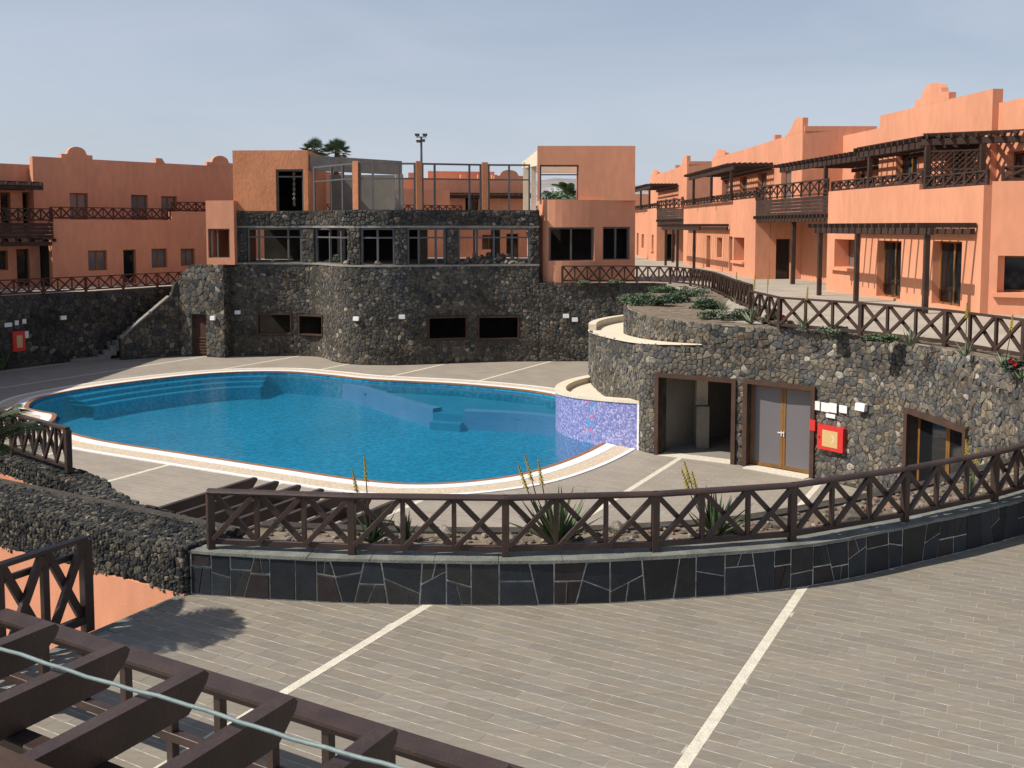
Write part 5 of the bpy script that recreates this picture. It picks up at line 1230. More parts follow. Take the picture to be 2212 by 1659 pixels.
# left tower
TW = Plane((-15.05, 52.25), (1, .0), (0, -1)); ft_ = TW.f
op = (TW.hit(597, 400)[0], TW.hit(657, 400)[0], 7.86, TW.hit(620, 366)[1]); tw1 = TW.hit(667, 400)[0]; ztw = TW.hit(580, 325)[1]
panel(lambda t, z, d=0.0: Vector((-15.05 + t, 52.25 - d - .05 * t, z)), [0, tw1], [7.86, ztw], [op], -.35, 0, 'tower_wall', M['stucco_rough'], ch)
frame(ch, lambda t, z, d=0.0: Vector((-15.05 + t, 52.25 - d - .05 * t, z)), op[0] + .003, op[1] - .003, 7.87, op[3] - .003, -.22, (), 9.7, .1, skip_bottom=True)
m = MB(); m.box((-15.05, 52.62, 7.69), (-14.75, 57.2, ztw - .01)); m.box((-15.05 + tw1 - .32, 52.4, 7.69), (-15.05 + tw1 - .01, 57.2, ztw - .012)); m.build('tower_side_wall', M['stucco_rough'], ch)
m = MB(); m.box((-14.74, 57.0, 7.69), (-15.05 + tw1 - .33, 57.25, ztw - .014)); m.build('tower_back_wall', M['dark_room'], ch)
m = MB(); m.box((-14.74, 52.7, ztw - .4), (-15.05 + tw1 - .33, 56.99, ztw - .15)); m.build('tower_roof', M['concrete'], ch)
m = MB(); p = ft_((op[0] + op[1]) / 2, 0, -.9)
for k in range(7): m.tube([(p.x, p.y, 8.1 + k * .28), (p.x, p.y, 8.22 + k * .28), (p.x, p.y, 8.38 + k * .28)], [.03, .1, .03], 8)
m.build('carved_post', M['room'], ch)
# small lit block at far left
SBk = lambda t, z, d=0.0: Vector((-16.4 + t, 51.75 - d - .18 * t, z))
zz = lambda v: at(470, v, y=51.6).z
op = (.1, 1.32, zz(557), zz(494)); panel(SBk, [0, 1.58], [ZC - .02, zz(433)], [op], -.3, 0, 'lit_block_wall', M['stucco'], ch)
frame(ch, SBk, op[0] + .003, op[1] - .003, op[2] + .003, op[3] - .003, -.15, (.42,), None, .07)
m = MB(); m.box((-16.4, 52.06, ZC - .02), (-16.15, 56, zz(433) - .01)); m.box((-15.1, 51.9, ZC - .02), (-14.86, 56, zz(433) - .012)); m.box((-16.14, 55.7, ZC - .02), (-15.11, 55.95, zz(433) - .014)); m.box((-16.14, 52.1, zz(433) - .25), (-15.11, 55.69, zz(433) - .02)); m.build('lit_block_side_wall', M['stucco'], ch)
# interior back walls
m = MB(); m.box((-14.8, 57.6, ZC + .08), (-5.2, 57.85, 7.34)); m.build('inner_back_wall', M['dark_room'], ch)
for lo_, hi_ in (((-1.2, 55.2), (-.7, 57.6)), ((-5.15, 53.2), (-4.7, 53.7)), ((-9.6, 53.0), (-9.2, 53.4))):
    m = MB(); m.box((*lo_, ZC + .08), (*hi_, 7.34)); m.build('inner_column', M['concrete'], ch)
# right blocks
xb0, xb1 = at(1161, 380, y=50.6).x, at(1372, 380, y=50.6).x; zb = lambda v: at(1270, v, y=50.6).z
UBk = lambda t, z, d=0.0: Vector((xb0 + t, 50.6 - d, z)); Lb = xb1 - xb0
op = (at(1166, 380, y=50.6).x - xb0, at(1250, 380, y=50.6).x - xb0, zb(431), zb(356))
panel(UBk, [0, Lb], [zb(433), zb(315)], [op], -.35, 0, 'upper_block_wall', M['stucco'], ch)
frame(ch, UBk, op[0] + .003, op[1] - .003, op[2] + .003, op[3] - .003, -.2, (), zb(377), .08)
m = MB(); m.box((xb1 - .35, 50.96, zb(433)), (xb1 - .002, 55.5, zb(315) - .003)); m.box((xb0 + op[1] + .2, 50.96, zb(433)), (xb0 + op[1] + .5, 55.5, zb(315) - .004)); m.box((xb0 + op[1] + .51, 50.96, zb(315) - .5), (xb1 - .36, 55.5, zb(315) - .25)); m.build('upper_block_side_wall', M['stucco'], ch)
m = MB(); m.box((xb0 - .1, 54.6, 10.05), (xb0 + op[1] + .19, 55.0, 10.45)); m.build('cream_beam', M['cream'], ch)
x0 = at(1130, 400, y=53).x
m = MB(); m.box((x0, 52.6, 7.69), (x0 + .3, 53.0, 10.5)); m.box((x0 + .42, 51.9, 7.69), (x0 + .68, 52.2, 10.3)); m.build('cream_column', M['cream'], ch)
m = MB(); m.hexa([(x0 - .05, 53.05, 10.2), (xb0 - .02, 50.97, 10.2), (xb0 - .02, 51.3, 10.2), (x0 - .05, 53.4, 10.2), (x0 - .05, 53.05, 10.52), (xb0 - .02, 50.97, 11.0), (xb0 - .02, 51.3, 11.0), (x0 - .05, 53.4, 10.52)]); m.build('cream_roof_edge', M['cream'], ch)
LBk = Path([(xb0 + .1, 52.6), (xb0 + .12, 51.0), (xb0 + .35, 50.35), (xb0 + 1.0, 50.12), (xb0 + 2.6, 50.3), (xb1 + .08, 51.0)])
fl_ = lambda s, z, d=0.0: LBk.f(s, z, d)
def lb(u0, u1, v0, v1): a, b = LBk.s_at_u(u0, .5, None, 6), LBk.s_at_u(u1, .5, None, 6); return (a, b, zb(v1), zb(v0))
ops = [lb(1184, 1284, 491, 563), lb(1302, 1361, 490, 561)]
panel(fl_, LBk.breaks(.35), [ZR + .0, zb(432)], ops, -.35, 0, 'lower_block_wall', M['stucco'], ch)
for o, k in zip(ops, (.5, .5)): frame(ch, fl_, o[0] + .003, o[1] - .003, o[2] + .003, o[3] - .003, -.2, (k,), None, .09)
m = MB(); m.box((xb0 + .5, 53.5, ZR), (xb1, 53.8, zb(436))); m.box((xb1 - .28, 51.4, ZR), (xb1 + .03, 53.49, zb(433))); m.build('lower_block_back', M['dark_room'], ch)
m = MB(); m.prism([(p.x, p.y) for p in [LBk.f(x, 0, -.36) for x in LBk.breaks(.5)]] + [(xb1, 55.4), (xb0 + .5, 55.4)], zb(436) - .2, zb(436)); m.build('lower_block_roof', M['concrete'], ch)
a = uS(1147); p = W1.f(a, 0, -.5); m = MB(); m.box((p.x, p.y, 7.0), (xb0 + .06, p.y + .35, zb(456))); m.box((p.x + .15, p.y, ZC + .08), (p.x + .32, p.y + .3, 6.99)); m.build('concrete_stub', M['concrete'], ch)

# ---- houses seen behind the clubhouse
PE = Plane((-10.0, 84.0), (.98, .2), (.2, -.98)); he = thing('terraced_house', 'shaded orange house glimpsed through the empty clubhouse frames', 'house', PE.f(8, ZR, -3))
ops = [(2, 3.3, 8.2, 9.6), (6.0, 7.2, 8.2, 9.6), (3.2, 4.4, 4.3, 6.4), (7.5, 8.8, 5, 6.3), (9.7, 10.8, 4.3, 6.4)]
panel(PE.f, [-3, 11.6], [ZR, 11.25], ops, -.4, 0, 'front_wall', M['stucco'], he)
for r_ in ops: window(he, PE.f, r_, -.25, 'glass', 1)
slab(he, PE.f, -2.9, 11.5, -8, -.42, ZR, 10.9, 'roof_volume', 'stucco'); crest(he, PE.f, bump(8.6, 11.3, 11.24, .8), 11.23); crest(he, PE.f, [(1.0, 11.24), (1.01, 11.7), (1.6, 11.7), (1.61, 11.24)], 11.23)
slab(he, PE.f, 3.2, 9.4, -5, -4.2, 11.0, 12.1, 'rear_parapet', 'stucco')
for t_ in (6.0, 7.6, 8.9): slab(he, PE.f, t_, t_ + .5, -3.2, -2.7, 10.9, 11.75, 'chimney', 'stucco')
pergola('dark canopy pergola on the house behind the clubhouse', PE.f, 4.2, 11.6, .02, 1.8, 9.6, [(6.5, ZR)], ZR, step=.5)
railing('reddish railing in front of the house behind the clubhouse', PE.f, -2, 12.0, 2.6, 7.3, .95, 2.0, 'wood_red', 3)
PF = Plane((-14.5, 72.0), (.86, .5), (.5, -.86)); hf_ = thing('terraced_house', 'dull orange house close behind the left half of the clubhouse', 'house', PF.f(4, ZR, -3))
ops = [(4.2, 5.4, 5, 6.4), (7.2, 8.2, 4.3, 6.4)]; panel(PF.f, [-2, 11], [ZR, 9.95], ops, -.4, 0, 'front_wall', M['stucco'], hf_)
for r_ in ops: window(hf_, PF.f, r_, -.25, 'glass', 1)
slab(hf_, PF.f, -1.9, 10.9, -7, -.42, ZR, 9.7, 'roof_volume', 'stucco')
railing('dark red railing behind the empty upper storey of the clubhouse', PF.f, -1, 10.5, 3.0, 7.9, .75, 2.0, 'wood_red', 3)
# mast with floodlights
p = at(911, 450, y=68.0); mt = thing('floodlight_mast', 'thin grey floodlight mast rising behind the clubhouse', 'lamp post', (p.x, p.y, ZR)); zt_ = at(911, 297, y=68).z
m = MB(); m.tube([(p.x, p.y, ZR), (p.x, p.y, 8.5), (p.x, p.y, zt_)], [.13, .11, .07], 8); m.build('pole', M['steel'], mt)
m = MB(); m.box((p.x - .35, p.y - .05, zt_), (p.x + .35, p.y + .05, zt_ + .06)); m.build('crossbar', M['steel'], mt)
for dx, dz in ((-.27, .09), (.27, .09), (-.18, -.35), (.12, -.3)):
    m = MB(); m.hexa([(p.x + dx - .14, p.y - .12, zt_ + dz), (p.x + dx + .14, p.y - .12, zt_ + dz), (p.x + dx + .14, p.y + .1, zt_ + dz), (p.x + dx - .14, p.y + .1, zt_ + dz), (p.x + dx - .18, p.y - .2, zt_ + dz + .16), (p.x + dx + .18, p.y - .2, zt_ + dz + .16), (p.x + dx + .14, p.y + .1, zt_ + dz + .2), (p.x + dx - .14, p.y + .1, zt_ + dz + .2)]); m.build('floodlight', M['steel'], mt)

# ---- fences of the right terrace
RF = Path([(2.6, 49.7), (5.0, 49.75), (7.2, 49.6), (8.6, 47.5), (9.0, 43.5), (8.75, 39.5), (8.5, 36.5), (8.35, 33.5)], step=.3)
nR = 11; fence('timber_fence', 'weathered cross-braced fence curving from the clubhouse round the garden', RF, [RF.L * i / nR for i in range(nR + 1)], lambda s: ZR + .02, .88, M['wood_red'] if False else M['wood_far'], 3, thin=.06)
RN = Path([(7.45, 30.0), (7.55, 27.3), (8.3, 26.6), (9.2, 25.35), (10.35, 23.4), (11.0, 21.2), (11.1, 18.6), (10.9, 16.8)], step=.3)
st = [0, RN.s_at_u(1684, 1.5, None, 4.1), RN.s_at_u(1859, 1.5, None, 4.1)]
gap_ = st[2] - st[1]; k = st[2]
while k + gap_ < RN.L: k += gap_; st.append(k)
fence('timber_fence', 'brown cross-braced fence along the top of the brown rubble wall', RN, st, lambda s: ZR + .02, .90, M['wood_far'], 3, thin=.06)

# ---- pool-side pergola behind the lava wall
def gpergola(label, cat_loc, ends, length, z, sec, step_vec, mat, beams, posts, zfloor, taper=True):
    t = thing('pergola', label, 'pergola', cat_loc, 'dark timber pergolas near the terrace'); w, h = sec
    for e in ends:
        a = Vector((*e, z)); d = Vector((E2.x, E2.y, 0)); b = a - d * length; x = Vector((E1.x, E1.y, 0)); up = Vector((0, 0, 1)); m = MB()
        prof = [(0, .5 * h), (-.02, .5 * h), (-.02, 0.5 * h)]
        side = [(b, -h / 2), (a - d * h * .75, -h / 2), (a - d * .02, h * .12), (a, h * .34), (a - d * .03, h / 2), (b, h / 2)]
        for s_ in (-w / 2, w / 2):
            for p_, q_ in side: m.v.append(p_ + x * s_ + up * q_)
        n_ = len(side); m.f = [tuple(reversed(range(n_))), tuple(range(n_, 2 * n_))] + [(i, (i + 1) % n_, n_ + (i + 1) % n_, n_ + i) for i in range(n_)]
        m.build('rafter', mat, t)
    for a, b, dz, bw, bh in beams: bar('beam', mat, t, Vector((*a, z + dz)), Vector((*b, z + dz)), bw, bh)
    for a, z0, z1 in posts: bar('post', mat, t, Vector((*a, z0)), Vector((*a, z1)), .15, .15, Vector((E1.x, E1.y, 0)))
    return t
r0 = at(553, 1030, z=2.0); r0 = Vector((r0.x, r0.y)); r5 = at(803, 1070, z=2.0); rv = E1 * ((Vector((r5.x, r5.y)) - r0).length / 5); ends = [r0 + rv * k for k in range(-1, 7)]; ends = ends[1:]
q = lambda k, b: r0 + rv * k - E2 * b
gpergola('dark rafters of the pool-side pergola behind the lava wall', (-4.5, 15.8, 0), ends, 3.3, 1.9, (.09, .2), rv, M['wood'], [(q(-.6, .55), q(6.6, .55), -.17, .12, .14), (q(-.6, 3.0), q(6.6, 3.0), -.17, .12, .14)], [(q(0, .55), 0, 1.66), (q(6, .55), 0, 1.66)], 0)
# ---- big pergola right below the camera
ends = []; b0_ = at(438, 1437, z=4.45); b0_ = Vector((b0_.x, b0_.y)); b1_ = at(843, 1561, z=4.45); rv = (Vector((b1_.x, b1_.y)) - b0_) / 2
rv = E1 * rv.length
ends = [b0_ + rv * k for k in range(-5, 5)]
q = lambda k, b: b0_ + rv * k - E2 * b
gpergola('heavy dark pergola over the lower terrace with a cable across its rafters', (-1.8, 4.5, ZT), ends, 4.6, 4.34, (.10, .21), rv, M['wood'], [(q(-5.5, .75), q(5, .75), -.19, .13, .16), (q(-5.5, 2.2), q(5, 2.2), -.19, .13, .16), (q(-5.5, 4.4), q(5, 4.4), -.2, .16, .2)], [(q(-3.2, .75), ZT, 4.07), (q(2.4, .75), ZT, 4.07)], ZT)
m = MB(); a, b = at(-60, 1382, z=4.50), at(960, 1688, z=4.50); pts = [a.lerp(b, k / 30) + Vector((0, 0, .003 * math.sin(k * 1.9) - .008 + .006 * math.sin(k * .5))) for k in range(31)]; m.tube(pts, .0115, 8)
tag(m.build('cable_conduit', M['conduit'], smooth=True), 'grey-green cable conduit lying across the dark pergola rafters', 'cable')
a, b = at(-120, 1560, z=4.62), at(420, 1720, z=4.62); dcap = (b - a).normalized(); nr = Vector((-dcap.y, dcap.x, 0))
m = MB(); 
aa = Vector((a.x, a.y, 0)); ee = Vector((E1.x, E1.y, 0)); nn_ = Vector((E2.x, E2.y, 0))
m.hexa([aa - ee * .5 - nn_ * .62 + Vector((0, 0, 4.5)), aa + ee * 3 - nn_ * .62 + Vector((0, 0, 4.5)), aa + ee * 3 + Vector((0, 0, 4.5)), aa - ee * .5 + Vector((0, 0, 4.5)), aa - ee * .5 - nn_ * .62 + Vector((0, 0, 4.62)), aa + ee * 3 - nn_ * .62 + Vector((0, 0, 4.62)), aa + ee * 3 + Vector((0, 0, 4.62)), aa - ee * .5 + Vector((0, 0, 4.62))])
tag(m.build('wooden_board', M['frame_dark']), 'broad flat brown board lying in the corner over the rafters', 'board')
# low fence under the pergola with a broad top board
G0 = at(92, 1352, z=2.68); G0 = Vector((G0.x, G0.y)); g_end = G0 + E1 * 8.5
gf = thing('terrace_fence', 'dark low fence with a broad top board below the pergola rafters', 'fence', (*G0, ZT))
v3 = lambda p, z: Vector((p.x, p.y, z))
bar('top_board', M['wood'], gf, v3(G0 - E1 * .8, 2.66), v3(g_end, 2.66), .24, .04); bar('top_rail', M['wood'], gf, v3(G0 - E1 * .8 , 2.59), v3(g_end, 2.59), .12, .07)
bar('bottom_rail', M['wood'], gf, v3(G0 - E1 * .8, 1.98), v3(g_end, 1.98), .10, .09)
for k in range(14): p = G0 + E1 * (k * .66); bar('baluster', M['wood'], gf, v3(p, ZT if k % 3 == 0 else 2.03), v3(p, 2.56), .09, .09, Vector((E1.x, E1.y, 0)))

# ---- house row on the left, beyond the frame, whose shadow falls over the deck
PW = Plane((-30.6, 20.0), (.05, 1.0), (1.0, -.05)); hw = thing('terraced_house', 'orange house of the left row standing outside the frame', 'house', PW.f(12, ZL, -3))
ops = [(4, 5.3, 4.5, 5.9), (8, 9.2, 3.7, 5.8), (13, 14.2, 4.5, 5.9), (18, 19.2, 3.7, 5.8), (5, 6.2, 8, 9.4), (12, 13.2, 8, 9.4), (19, 20.2, 8, 9.4)]
panel(PW.f, [0, 29], [ZL - .3, 12.4], ops, -.4, 0, 'front_wall', M['stucco'], hw)
for r_ in ops: window(hw, PW.f, r_, -.25, 'glass', 1)
slab(hw, PW.f, .02, 28.9, -9, -.42, ZL - .3, 12.0, 'roof_volume', 'stucco')

# ================================================================== PLANTS
vr = random.Random(77)
def leaf_mesh(name, L, w, bend, mat, th=.25, n=6, tipz=0.0):
    """a succulent leaf along +X: channelled, tapering, arching"""
    m = MB(); rows = []
    for i in range(n + 1):
        t = i / n; ww = w * (1 - t) ** .75 * (.75 + .6 * t * (1 - t) * 2) if i < n else 0.002
        x = L * t * math.cos(bend * t * .5); z = L * t * math.sin(bend * t * .5) * 1.0 + tipz * t * t
        rows.append([Vector((x, -ww, z + ww * .45)), Vector((x, 0, z - ww * th)), Vector((x, ww, z + ww * .45))])
    for a, b in zip(rows, rows[1:]):
        for j in (0, 1):
            k = len(m.v); m.v += [a[j], a[j + 1], b[j + 1], b[j]]; m.f.append((k, k + 1, k + 2, k + 3))
    me = bpy.data.meshes.new(name); me.from_pydata([tuple(v) for v in m.v], [], m.f); me.materials.append(mat)
    return me
LEAF = {k: [leaf_mesh('leaf', 1.0, w, b, M[k]) for w, b in ((.075, .25), (.065, -.1), (.085, .5))] for k in ('leaf', 'leaf_pale', 'leaf_dark')}
def rosette(name, label, pos, size, mat, n, cat='plant', group=None, spikes=(), spike_h=1.2, flower='yellow', up=(.35, 1.35)):
    t = thing(name, label, cat, pos, group)
    for i in range(n):
        o = link('leaf', vr.choice(LEAF[mat]), t); e = vr.uniform(*up); L = size * vr.uniform(.65, 1.1)
        o.rotation_euler = (vr.uniform(-.25, .25), -e, i * 2.399 + vr.uniform(-.3, .3)); o.scale = (L, L, L)
    for dx, dy, h in spikes:
        base = Vector(pos); tip = base + Vector((dx, dy, h)); mid = base.lerp(tip, .55) + Vector((dx * .12, dy * .1, 0))
        m = MB(); m.tube([base, mid, tip], [.011, .009, .006], 6); st_ = m.build('flower_stem', M['stem'], t)
        m = MB(); fl0 = .72
        for k in range(46):                      # drooping tubular florets up the spike
            u_ = k / 46; p = mid.lerp(tip, max(0, (fl0 + (1 - fl0) * u_ - .55) / .45)); a = k * 2.4; r = .036 * (1 - .75 * u_) + .006
            d = Vector((math.cos(a), math.sin(a), 0)); q_ = p + d * r + Vector((0, 0, -.035 * (1 - u_))); s_ = Vector((-d.y, d.x, 0)) * .009
            m.poly([p + s_, p - s_, q_ - s_ * .8, q_ + s_ * .8]); m.poly([p + Vector((0, 0, .009)), p - Vector((0, 0, .009)), q_ - Vector((0, 0, .009)), q_ + Vector((0, 0, .009))])
        m.build('flower_head', M[flower], st_, fix=False)
    return t
# aloes behind the near fence
for u, v, sz, n, sp, lab, mt in ((805, 1172, .58, 22, ((-.31, .1, 1.10), (-.12, .05, 1.34)), 'aloe with two yellow flower spikes behind the fence, by the pergola rafters', 'leaf_dark'),
        (1205, 1178, .92, 40, ((-.60, .1, 1.22), (-.50, .15, 1.38), (-.30, .1, 1.30)), 'large aloe clump with three yellow spikes behind the fence', 'leaf'),
        (1545, 1160, .80, 30, ((-.52, .1, 1.05), (-.47, .15, 1.16), (-.36, .1, 1.02)), 'bright green aloe with three yellow spikes right of the large clump', 'leaf'),
        (2098, 1085, .6, 20, ((-.08, .1, 1.10), (.12, .1, .95)), 'aloe with two yellow spikes towards the right end of the fence', 'leaf'),
        (880, 1165, .45, 16, (), 'small dark aloe without flowers beside the pergola rafters', 'leaf_dark')):
    p = at(u, v, z=ZS - .12); rosette('aloe', lab, p, sz, mt, n, 'aloe', 'aloes behind the near fence', sp)
def bush(name, label, pos, rx, ry, rz, n, mat, leaf=.06, cat='bush', group=None, flowers=0):
    t = thing(name, label, cat, pos, group); m = MB(); cl = [(vr.uniform(-.7, .7), vr.uniform(-.7, .7), vr.uniform(.1, .8)) for _ in range(14)]
    for i in range(n):
        c = vr.choice(cl); d = Vector((vr.gauss(0, 1), vr.gauss(0, 1), vr.gauss(0, 1))).normalized() * vr.uniform(.12, .36)
        p = Vector(pos) + Vector(((c[0] + d.x) * rx, (c[1] + d.y) * ry, max(.02, (c[2] * (1 - .4 * (c[0] ** 2 + c[1] ** 2)) + d.z * .6)) * rz))
        a = Vector((vr.gauss(0, 1), vr.gauss(0, 1), vr.gauss(0, 1))).normalized(); b = a.orthogonal().normalized(); s_ = leaf * vr.uniform(.6, 1.3)
        m.poly([p - a * s_, p - b * s_ * .42, p + a * s_, p + b * s_ * .42])
    o = stuff(m.build('foliage', M[mat], t, fix=False))
    m = MB()
    for i in range(7): a = vr.uniform(0, 6.28); m.tube([Vector(pos), Vector(pos) + Vector((math.cos(a) * rx * .5, math.sin(a) * ry * .5, rz * .6))], [.018, .006], 5)
    stuff(m.build('twigs', M['stem'], t, fix=False))
    for i in range(flowers):
        p = Vector(pos) + Vector((vr.uniform(-.8, .8) * rx, -abs(vr.uniform(.2, .9)) * ry, vr.uniform(.4, 1.05) * rz)); m = MB()
        for k in range(5): a = k * 1.257; d = Vector((math.cos(a), -.35, math.sin(a))) * .055; e = Vector((-math.sin(a), 0, math.cos(a))) * .03; m.poly([p, p + d * .7 + e, p + d, p + d * .7 - e])
        m.build('flower', M['redflower'], t, fix=False)
    return t
# garden bed on the right terrace
gb = MB(); gpts = [UPP.f(x, ZR + .006, -.12) for x in UPP.breaks(.6, UPP.s_at_u(1425, 0, 8, 4), UPP.L - .5)]; inner = []
for p in gpts:
    d = 1.0 if p.y < 28.5 else min(3.6, 1.0 + (p.y - 28.5) * .45); k = Vector((1, .55 if p.y < 29 else -.1, 0)).normalized(); inner.append(p + k * d)
for i in range(len(gpts) - 1): gb.quad(gpts[i], gpts[i + 1], inner[i + 1], inner[i])
struct(gb.build('garden_bed', M['soil']))
for u, v, sz, n, lab, mt, sp in ((1518, 660, .62, 22, 'pale agave on the garden bed nearest the clubhouse fence', 'leaf_pale', ()), (1560, 672, .5, 18, 'second pale agave on the wide part of the garden bed', 'leaf_pale', ()),
        (1622, 700, .62, 20, 'tall agave with a yellow spike where the two garden fences meet', 'leaf_pale', ((.1, 0, 1.5),)), (1735, 716, .5, 18, 'agave at the foot of the right fence, beside red flowers', 'leaf_pale', ((.12, .05, 1.25),)),
        (1965, 748, .5, 20, 'agave between fence and wall edge, opposite the near house doors', 'leaf_pale', ()), (2085, 770, .42, 16, 'smaller agave further along the wall edge towards the camera', 'leaf_pale', ((.05, .1, 1.2),)), (2168, 796, .42, 16, 'agave at the wall edge beside a single red flower', 'leaf_pale', ((.2, .1, 1.1),)),
        (1445, 650, .4, 14, 'small agave beside the low green shrub', 'leaf_pale', ()), (1590, 655, .45, 14, 'slender agave leaning on the garden fence', 'leaf_pale', ((.0, 0, 1.2),)), (1655, 668, .4, 12, 'agave behind the corner post of the right fence', 'leaf_pale', ((.05, 0, 1.2),)), (2205, 820, .3, 12, 'tiny agave at the very edge of the rubble wall', 'leaf', ())):
    p = at(u, v, z=ZR + .02); rosette('agave', lab, p, sz, mt, n, 'agave', 'agaves along the right garden', sp)
for u, v, r, lab, mt, fl in ((1415, 660, (.95, .8, .42), 'low dark green shrub at the tip of the garden bed', 'leaf_dark', 0), (1470, 652, (.8, .8, .5), 'spreading green shrub next to the pale agaves', 'leaf_dark', 0), (1560, 690, (.8, .5, .35), 'grey-green ground shrub at the wall edge', 'leaf_pale', 0),
        (1668, 700, (.35, .3, .45), 'small shrub with red flowers by the corner post', 'leaf_dark', 6), (1695, 708, (.3, .25, .3), 'sparse shrub with a few red blooms right of the corner post', 'leaf_pale', 3), (2190, 800, (.2, .2, .25), 'little plant with a red bloom at the wall edge', 'leaf_dark', 2), (1330, 612, (.5, .3, .25), 'dry tuft on the wall top before the clubhouse fence', 'leaf_pale', 0), (1260, 612, (.35, .25, .2), 'smaller dry tuft on the wall top beside the orange block', 'leaf_pale', 0), (1610, 690, (.5, .4, .4), 'leafy shrub behind the tall agave', 'leaf', 0), (1385, 655, (.9, .8, .4), 'outermost low shrub on the curved tip of the garden', 'leaf', 0), (1500, 640, (.8, .6, .5), 'tufted shrub along the inner side of the garden fence', 'leaf_pale', 0), (1535, 668, (.7, .5, .4), 'dense little shrub between two pale agaves', 'leaf_dark', 0), (1440, 632, (.9, .6, .45), 'shrub at the narrow far end of the garden bed', 'leaf', 0), (1800, 722, (.5, .25, .25), 'grey tuft at the fence foot beyond the second fence post', 'leaf_pale', 0), (1905, 738, (.45, .25, .22), 'low tuft on the wall edge beside an agave', 'leaf', 0)):
    p = at(u, v, z=ZR + .01); bush('shrub', lab, p, *r, 1500, mt, .055, 'shrub', 'shrubs of the right garden', fl)
# palms
def frond_mesh(name, L, droop, mat, nl=26, wl_=.32, lw=.016):
    m = MB(); pts = [Vector((L * t * math.cos(droop * t * .6), 0, L * t * math.sin(.35 - droop * t * .8))) for t in [i / 10 for i in range(11)]]
    m.tube(pts, [.02 * (1 - .8 * i / 10) for i in range(11)], 5)
    for i in range(nl):
        t = .18 + .82 * i / nl; k = min(9, int(t * 10)); p = pts[k].lerp(pts[k + 1], t * 10 - k); d = (pts[k + 1] - pts[k]).normalized()
        for sd_ in (-1, 1):
            l = wl_ * (1 - .55 * abs(t - .45)) * (1 if t < .9 else .7); e = (d * .75 + Vector((0, sd_, -.18 - .25 * t))).normalized(); w_ = Vector((0, 0, 1)).cross(e).normalized() * lw
            m.poly([p - w_, p + e * l * .5 - w_ * 1.1, p + e * l + Vector((0, 0, -l * .18)), p + e * l * .5 + w_ * 1.1, p + w_])
    me = bpy.data.meshes.new(name); me.from_pydata([tuple(v) for v in m.v], [], m.f); me.materials.append(mat); return me
def palm(label, base, h, fr, n, e0, e1, mat_trunk='trunk', r=.16, group='palms'):
    t = thing('palm_tree', label, 'palm', base, group); m = MB(); k = 14
    m.tube([Vector(base) + Vector((.05 * math.sin(i), .05 * math.cos(i * 1.3), h * i / k)) for i in range(k + 1)], [r * (1.15 - .25 * i / k + .06 * (i % 2)) for i in range(k + 1)], 9); m.build('trunk', M[mat_trunk], t)
    for i in range(n):
        o = link('frond', vr.choice(fr), t); o.location = (0, 0, h - .05); o.rotation_euler = (vr.uniform(-.2, .2), -vr.uniform(e0, e1), i * 2.399 + vr.uniform(-.2, .2)); s_ = vr.uniform(.85, 1.1); o.scale = (s_, s_, s_)
    return t
FR1 = [frond_mesh('frond', .92, d, M['palm'], 24, .30, .010) for d in (.15, .35, .6)]
palm('palm whose fronds reach in at the left edge over the short fence', (-6.85, 11.95, 0), 4.2, FR1, 34, -.25, 1.2, r=.11)
def fan_mesh(name, R_, mat):
    m = MB(); m.tube([Vector((0, 0, 0)), Vector((R_ * .55, 0, .06))], [.02, .012], 5); c = Vector((R_ * .55, 0, .06))
    for i in range(17):
        a = -1.9 + 3.8 * i / 16; d = Vector((math.cos(a), math.sin(a), -.08 * abs(a))); s_ = Vector((-d.y, d.x, 0)) * .035; m.poly([c, c + d * R_ * .32 + s_, c + d * R_ * .58 + Vector((0, 0, -.05)), c + d * R_ * .32 - s_])
    me = bpy.data.meshes.new(name); me.from_pydata([tuple(v) for v in m.v], [], m.f); me.materials.append(mat); return me
FAN = [fan_mesh('frond', 1.0, M['palm_far']) for _ in range(2)]
for u, v, lab in ((680, 326, 'fan palm crown behind the clubhouse, next to the tower wall'), (727, 327, 'fan palm crown behind the clubhouse, away from the tower wall')):
    p = at(u, v, y=70.0); palm(lab, (p.x, p.y, ZR), p.z - ZR, FAN, 34, -.5, 1.35, r=.2, group='fan palms behind the clubhouse')
FR2 = [frond_mesh('frond', 2.2, d, M['palm_far'], 26, .6, .04) for d in (.9, 1.3)]
for u, v, y_, lab in ((1233, 428, 86.0, 'feathery palm seen through the empty window of the orange block'), (1205, 436, 96.0, 'second feathery palm further back beyond the orange block')):
    p = at(u, v, y=y_); palm(lab, (p.x, p.y, ZR), p.z - ZR, FR2, 22, -.2, 1.2, r=.2, group='palms beyond the orange block')
p = at(1178, 436, y=80.0); bush('shrub', 'dense dark tree top seen through the empty window of the orange block', (p.x, p.y, ZR + .02), 1.6, 1.5, p.z - ZR + 1.2, 3000, 'leaf_dark', .16, 'shrub')
# plants at the left edge of the pool deck
p = at(2, 800, z=0.0); t_ = rosette('leafy_plant', 'bright leafy plant at the foot of the shaded wall, by the left fire cabinet', p, 1.3, 'leaf', 14, 'plant', None, up=(.7, 1.4))
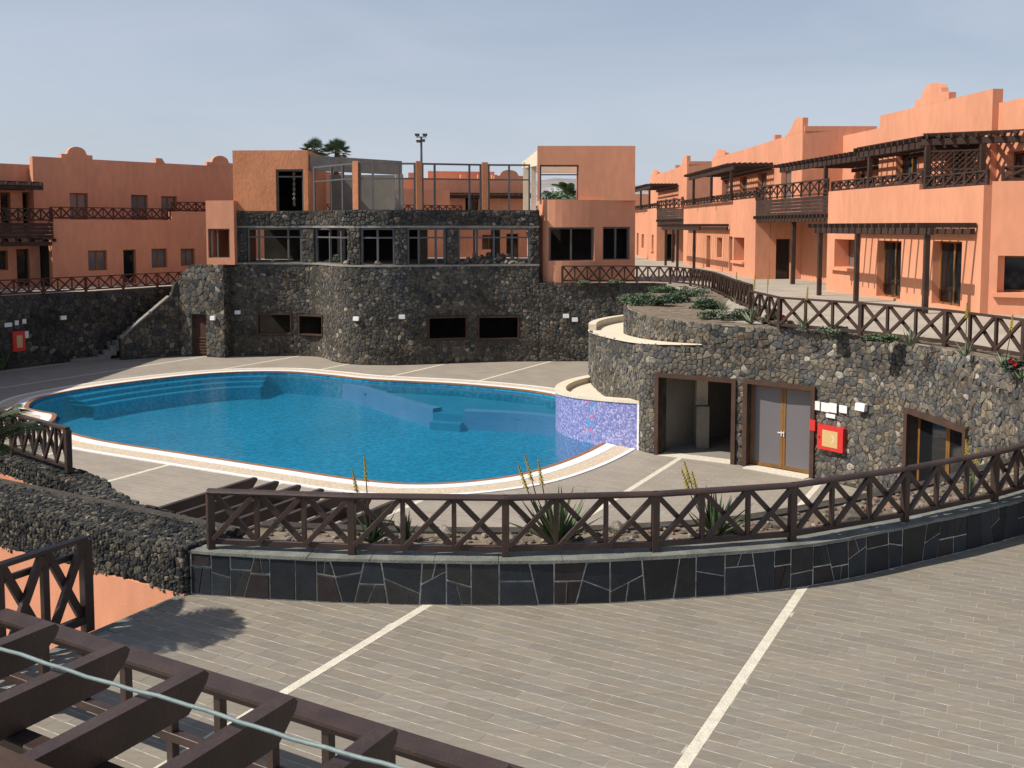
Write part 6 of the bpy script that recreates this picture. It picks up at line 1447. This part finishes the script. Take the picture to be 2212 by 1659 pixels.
# rubble heap on the clubhouse ledge
rest = MB(); tin = []
for i in range(420):
    s_ = uS(vr.uniform(985, 1140)); k = vr.random(); d = -vr.uniform(.1, 1.5); hmax = .55 * math.exp(-((d + .7) / .5) ** 2) * (1 - abs(2 * (s_ - uS(985)) / (uS(1140) - uS(985)) - 1) ** 2)
    g, _ = boulder('', W1.f(s_, ZC + .09 + vr.uniform(0, max(.01, hmax)), d), vr.uniform(.04, .16), None); bb = len(rest.v); rest.v += g.v; rest.f += [tuple(bb + x for x in f) for f in g.f]; tin += [pick(RK, vr)] * len(g.v)
stuff(tag(rest.build('rubble_heap', M['stone'], None, tint=tin, fix=False), 'heap of broken stone on the ledge of the ruined clubhouse', 'rubble'))
for u, lab in ((1040, 'dry weeds growing out of the stone heap'), (700, 'dry weeds on the ledge under the tower')):
    s_ = uS(u); bush('weed', lab, W1.f(s_, ZC + .08, -.5), .5, .3, .55, 500, 'leaf_pale', .05, 'weeds')
for u, r_, lab in ((585, .16, 'loose stone on the ledge below the widest clubhouse window'), (735, .2, 'loose stone on the ledge beside the second stone pier'), (815, .22, 'upright loose block on the ledge beside the third stone pier'), (1190 - 320, .18, 'loose stone at the foot of the fourth stone pier')):
    g, _ = boulder('', W1.f(uS(u), ZC + .15, -.35), r_, None); tag(g.build('loose_stone', M['stone'], None, tint=pick(RK, vr), fix=False), lab, 'stone', 'loose stones on the clubhouse ledge')
# white houses far off on the hillside
for i, (u, v, y_, w_) in enumerate(((1212, 408, 560, 7), (1232, 404, 590, 9), (1245, 412, 540, 6), (1222, 418, 500, 8), (1200, 412, 610, 7))):
    p = at(u, v, y=y_); zb_ = max(3.3, p.z - 3.5); h_ = thing('hillside_house', ('small white hillside house beside the wide one beyond the palms', 'widest white hillside house beyond the palms', 'narrowest white house on the hillside beyond the palms', 'lowest white hillside house beyond the palms', 'white hillside house behind the dark tree top')[i], 'house', (p.x, p.y, zb_), 'white houses on the far hillside')
    m = MB(); m.box((p.x - w_ / 2, p.y, 2.0), (p.x + w_ / 2, p.y + 7, zb_ + 5)); m.build('wall', M['white'], h_)
    m = MB(); m.box((p.x - w_ / 2 - .2, p.y - .2, zb_ + 5.003), (p.x + w_ / 2 + .2, p.y + 7.2, zb_ + 5.4)); m.build('roof', M['white'], h_)
    for dx in (-.25, .25): m = MB(); m.box((p.x + dx * w_ - .5, p.y - .06, zb_ + 2), (p.x + dx * w_ + .5, p.y - .003, zb_ + 3.5)); m.build('window', M['glass'], h_)
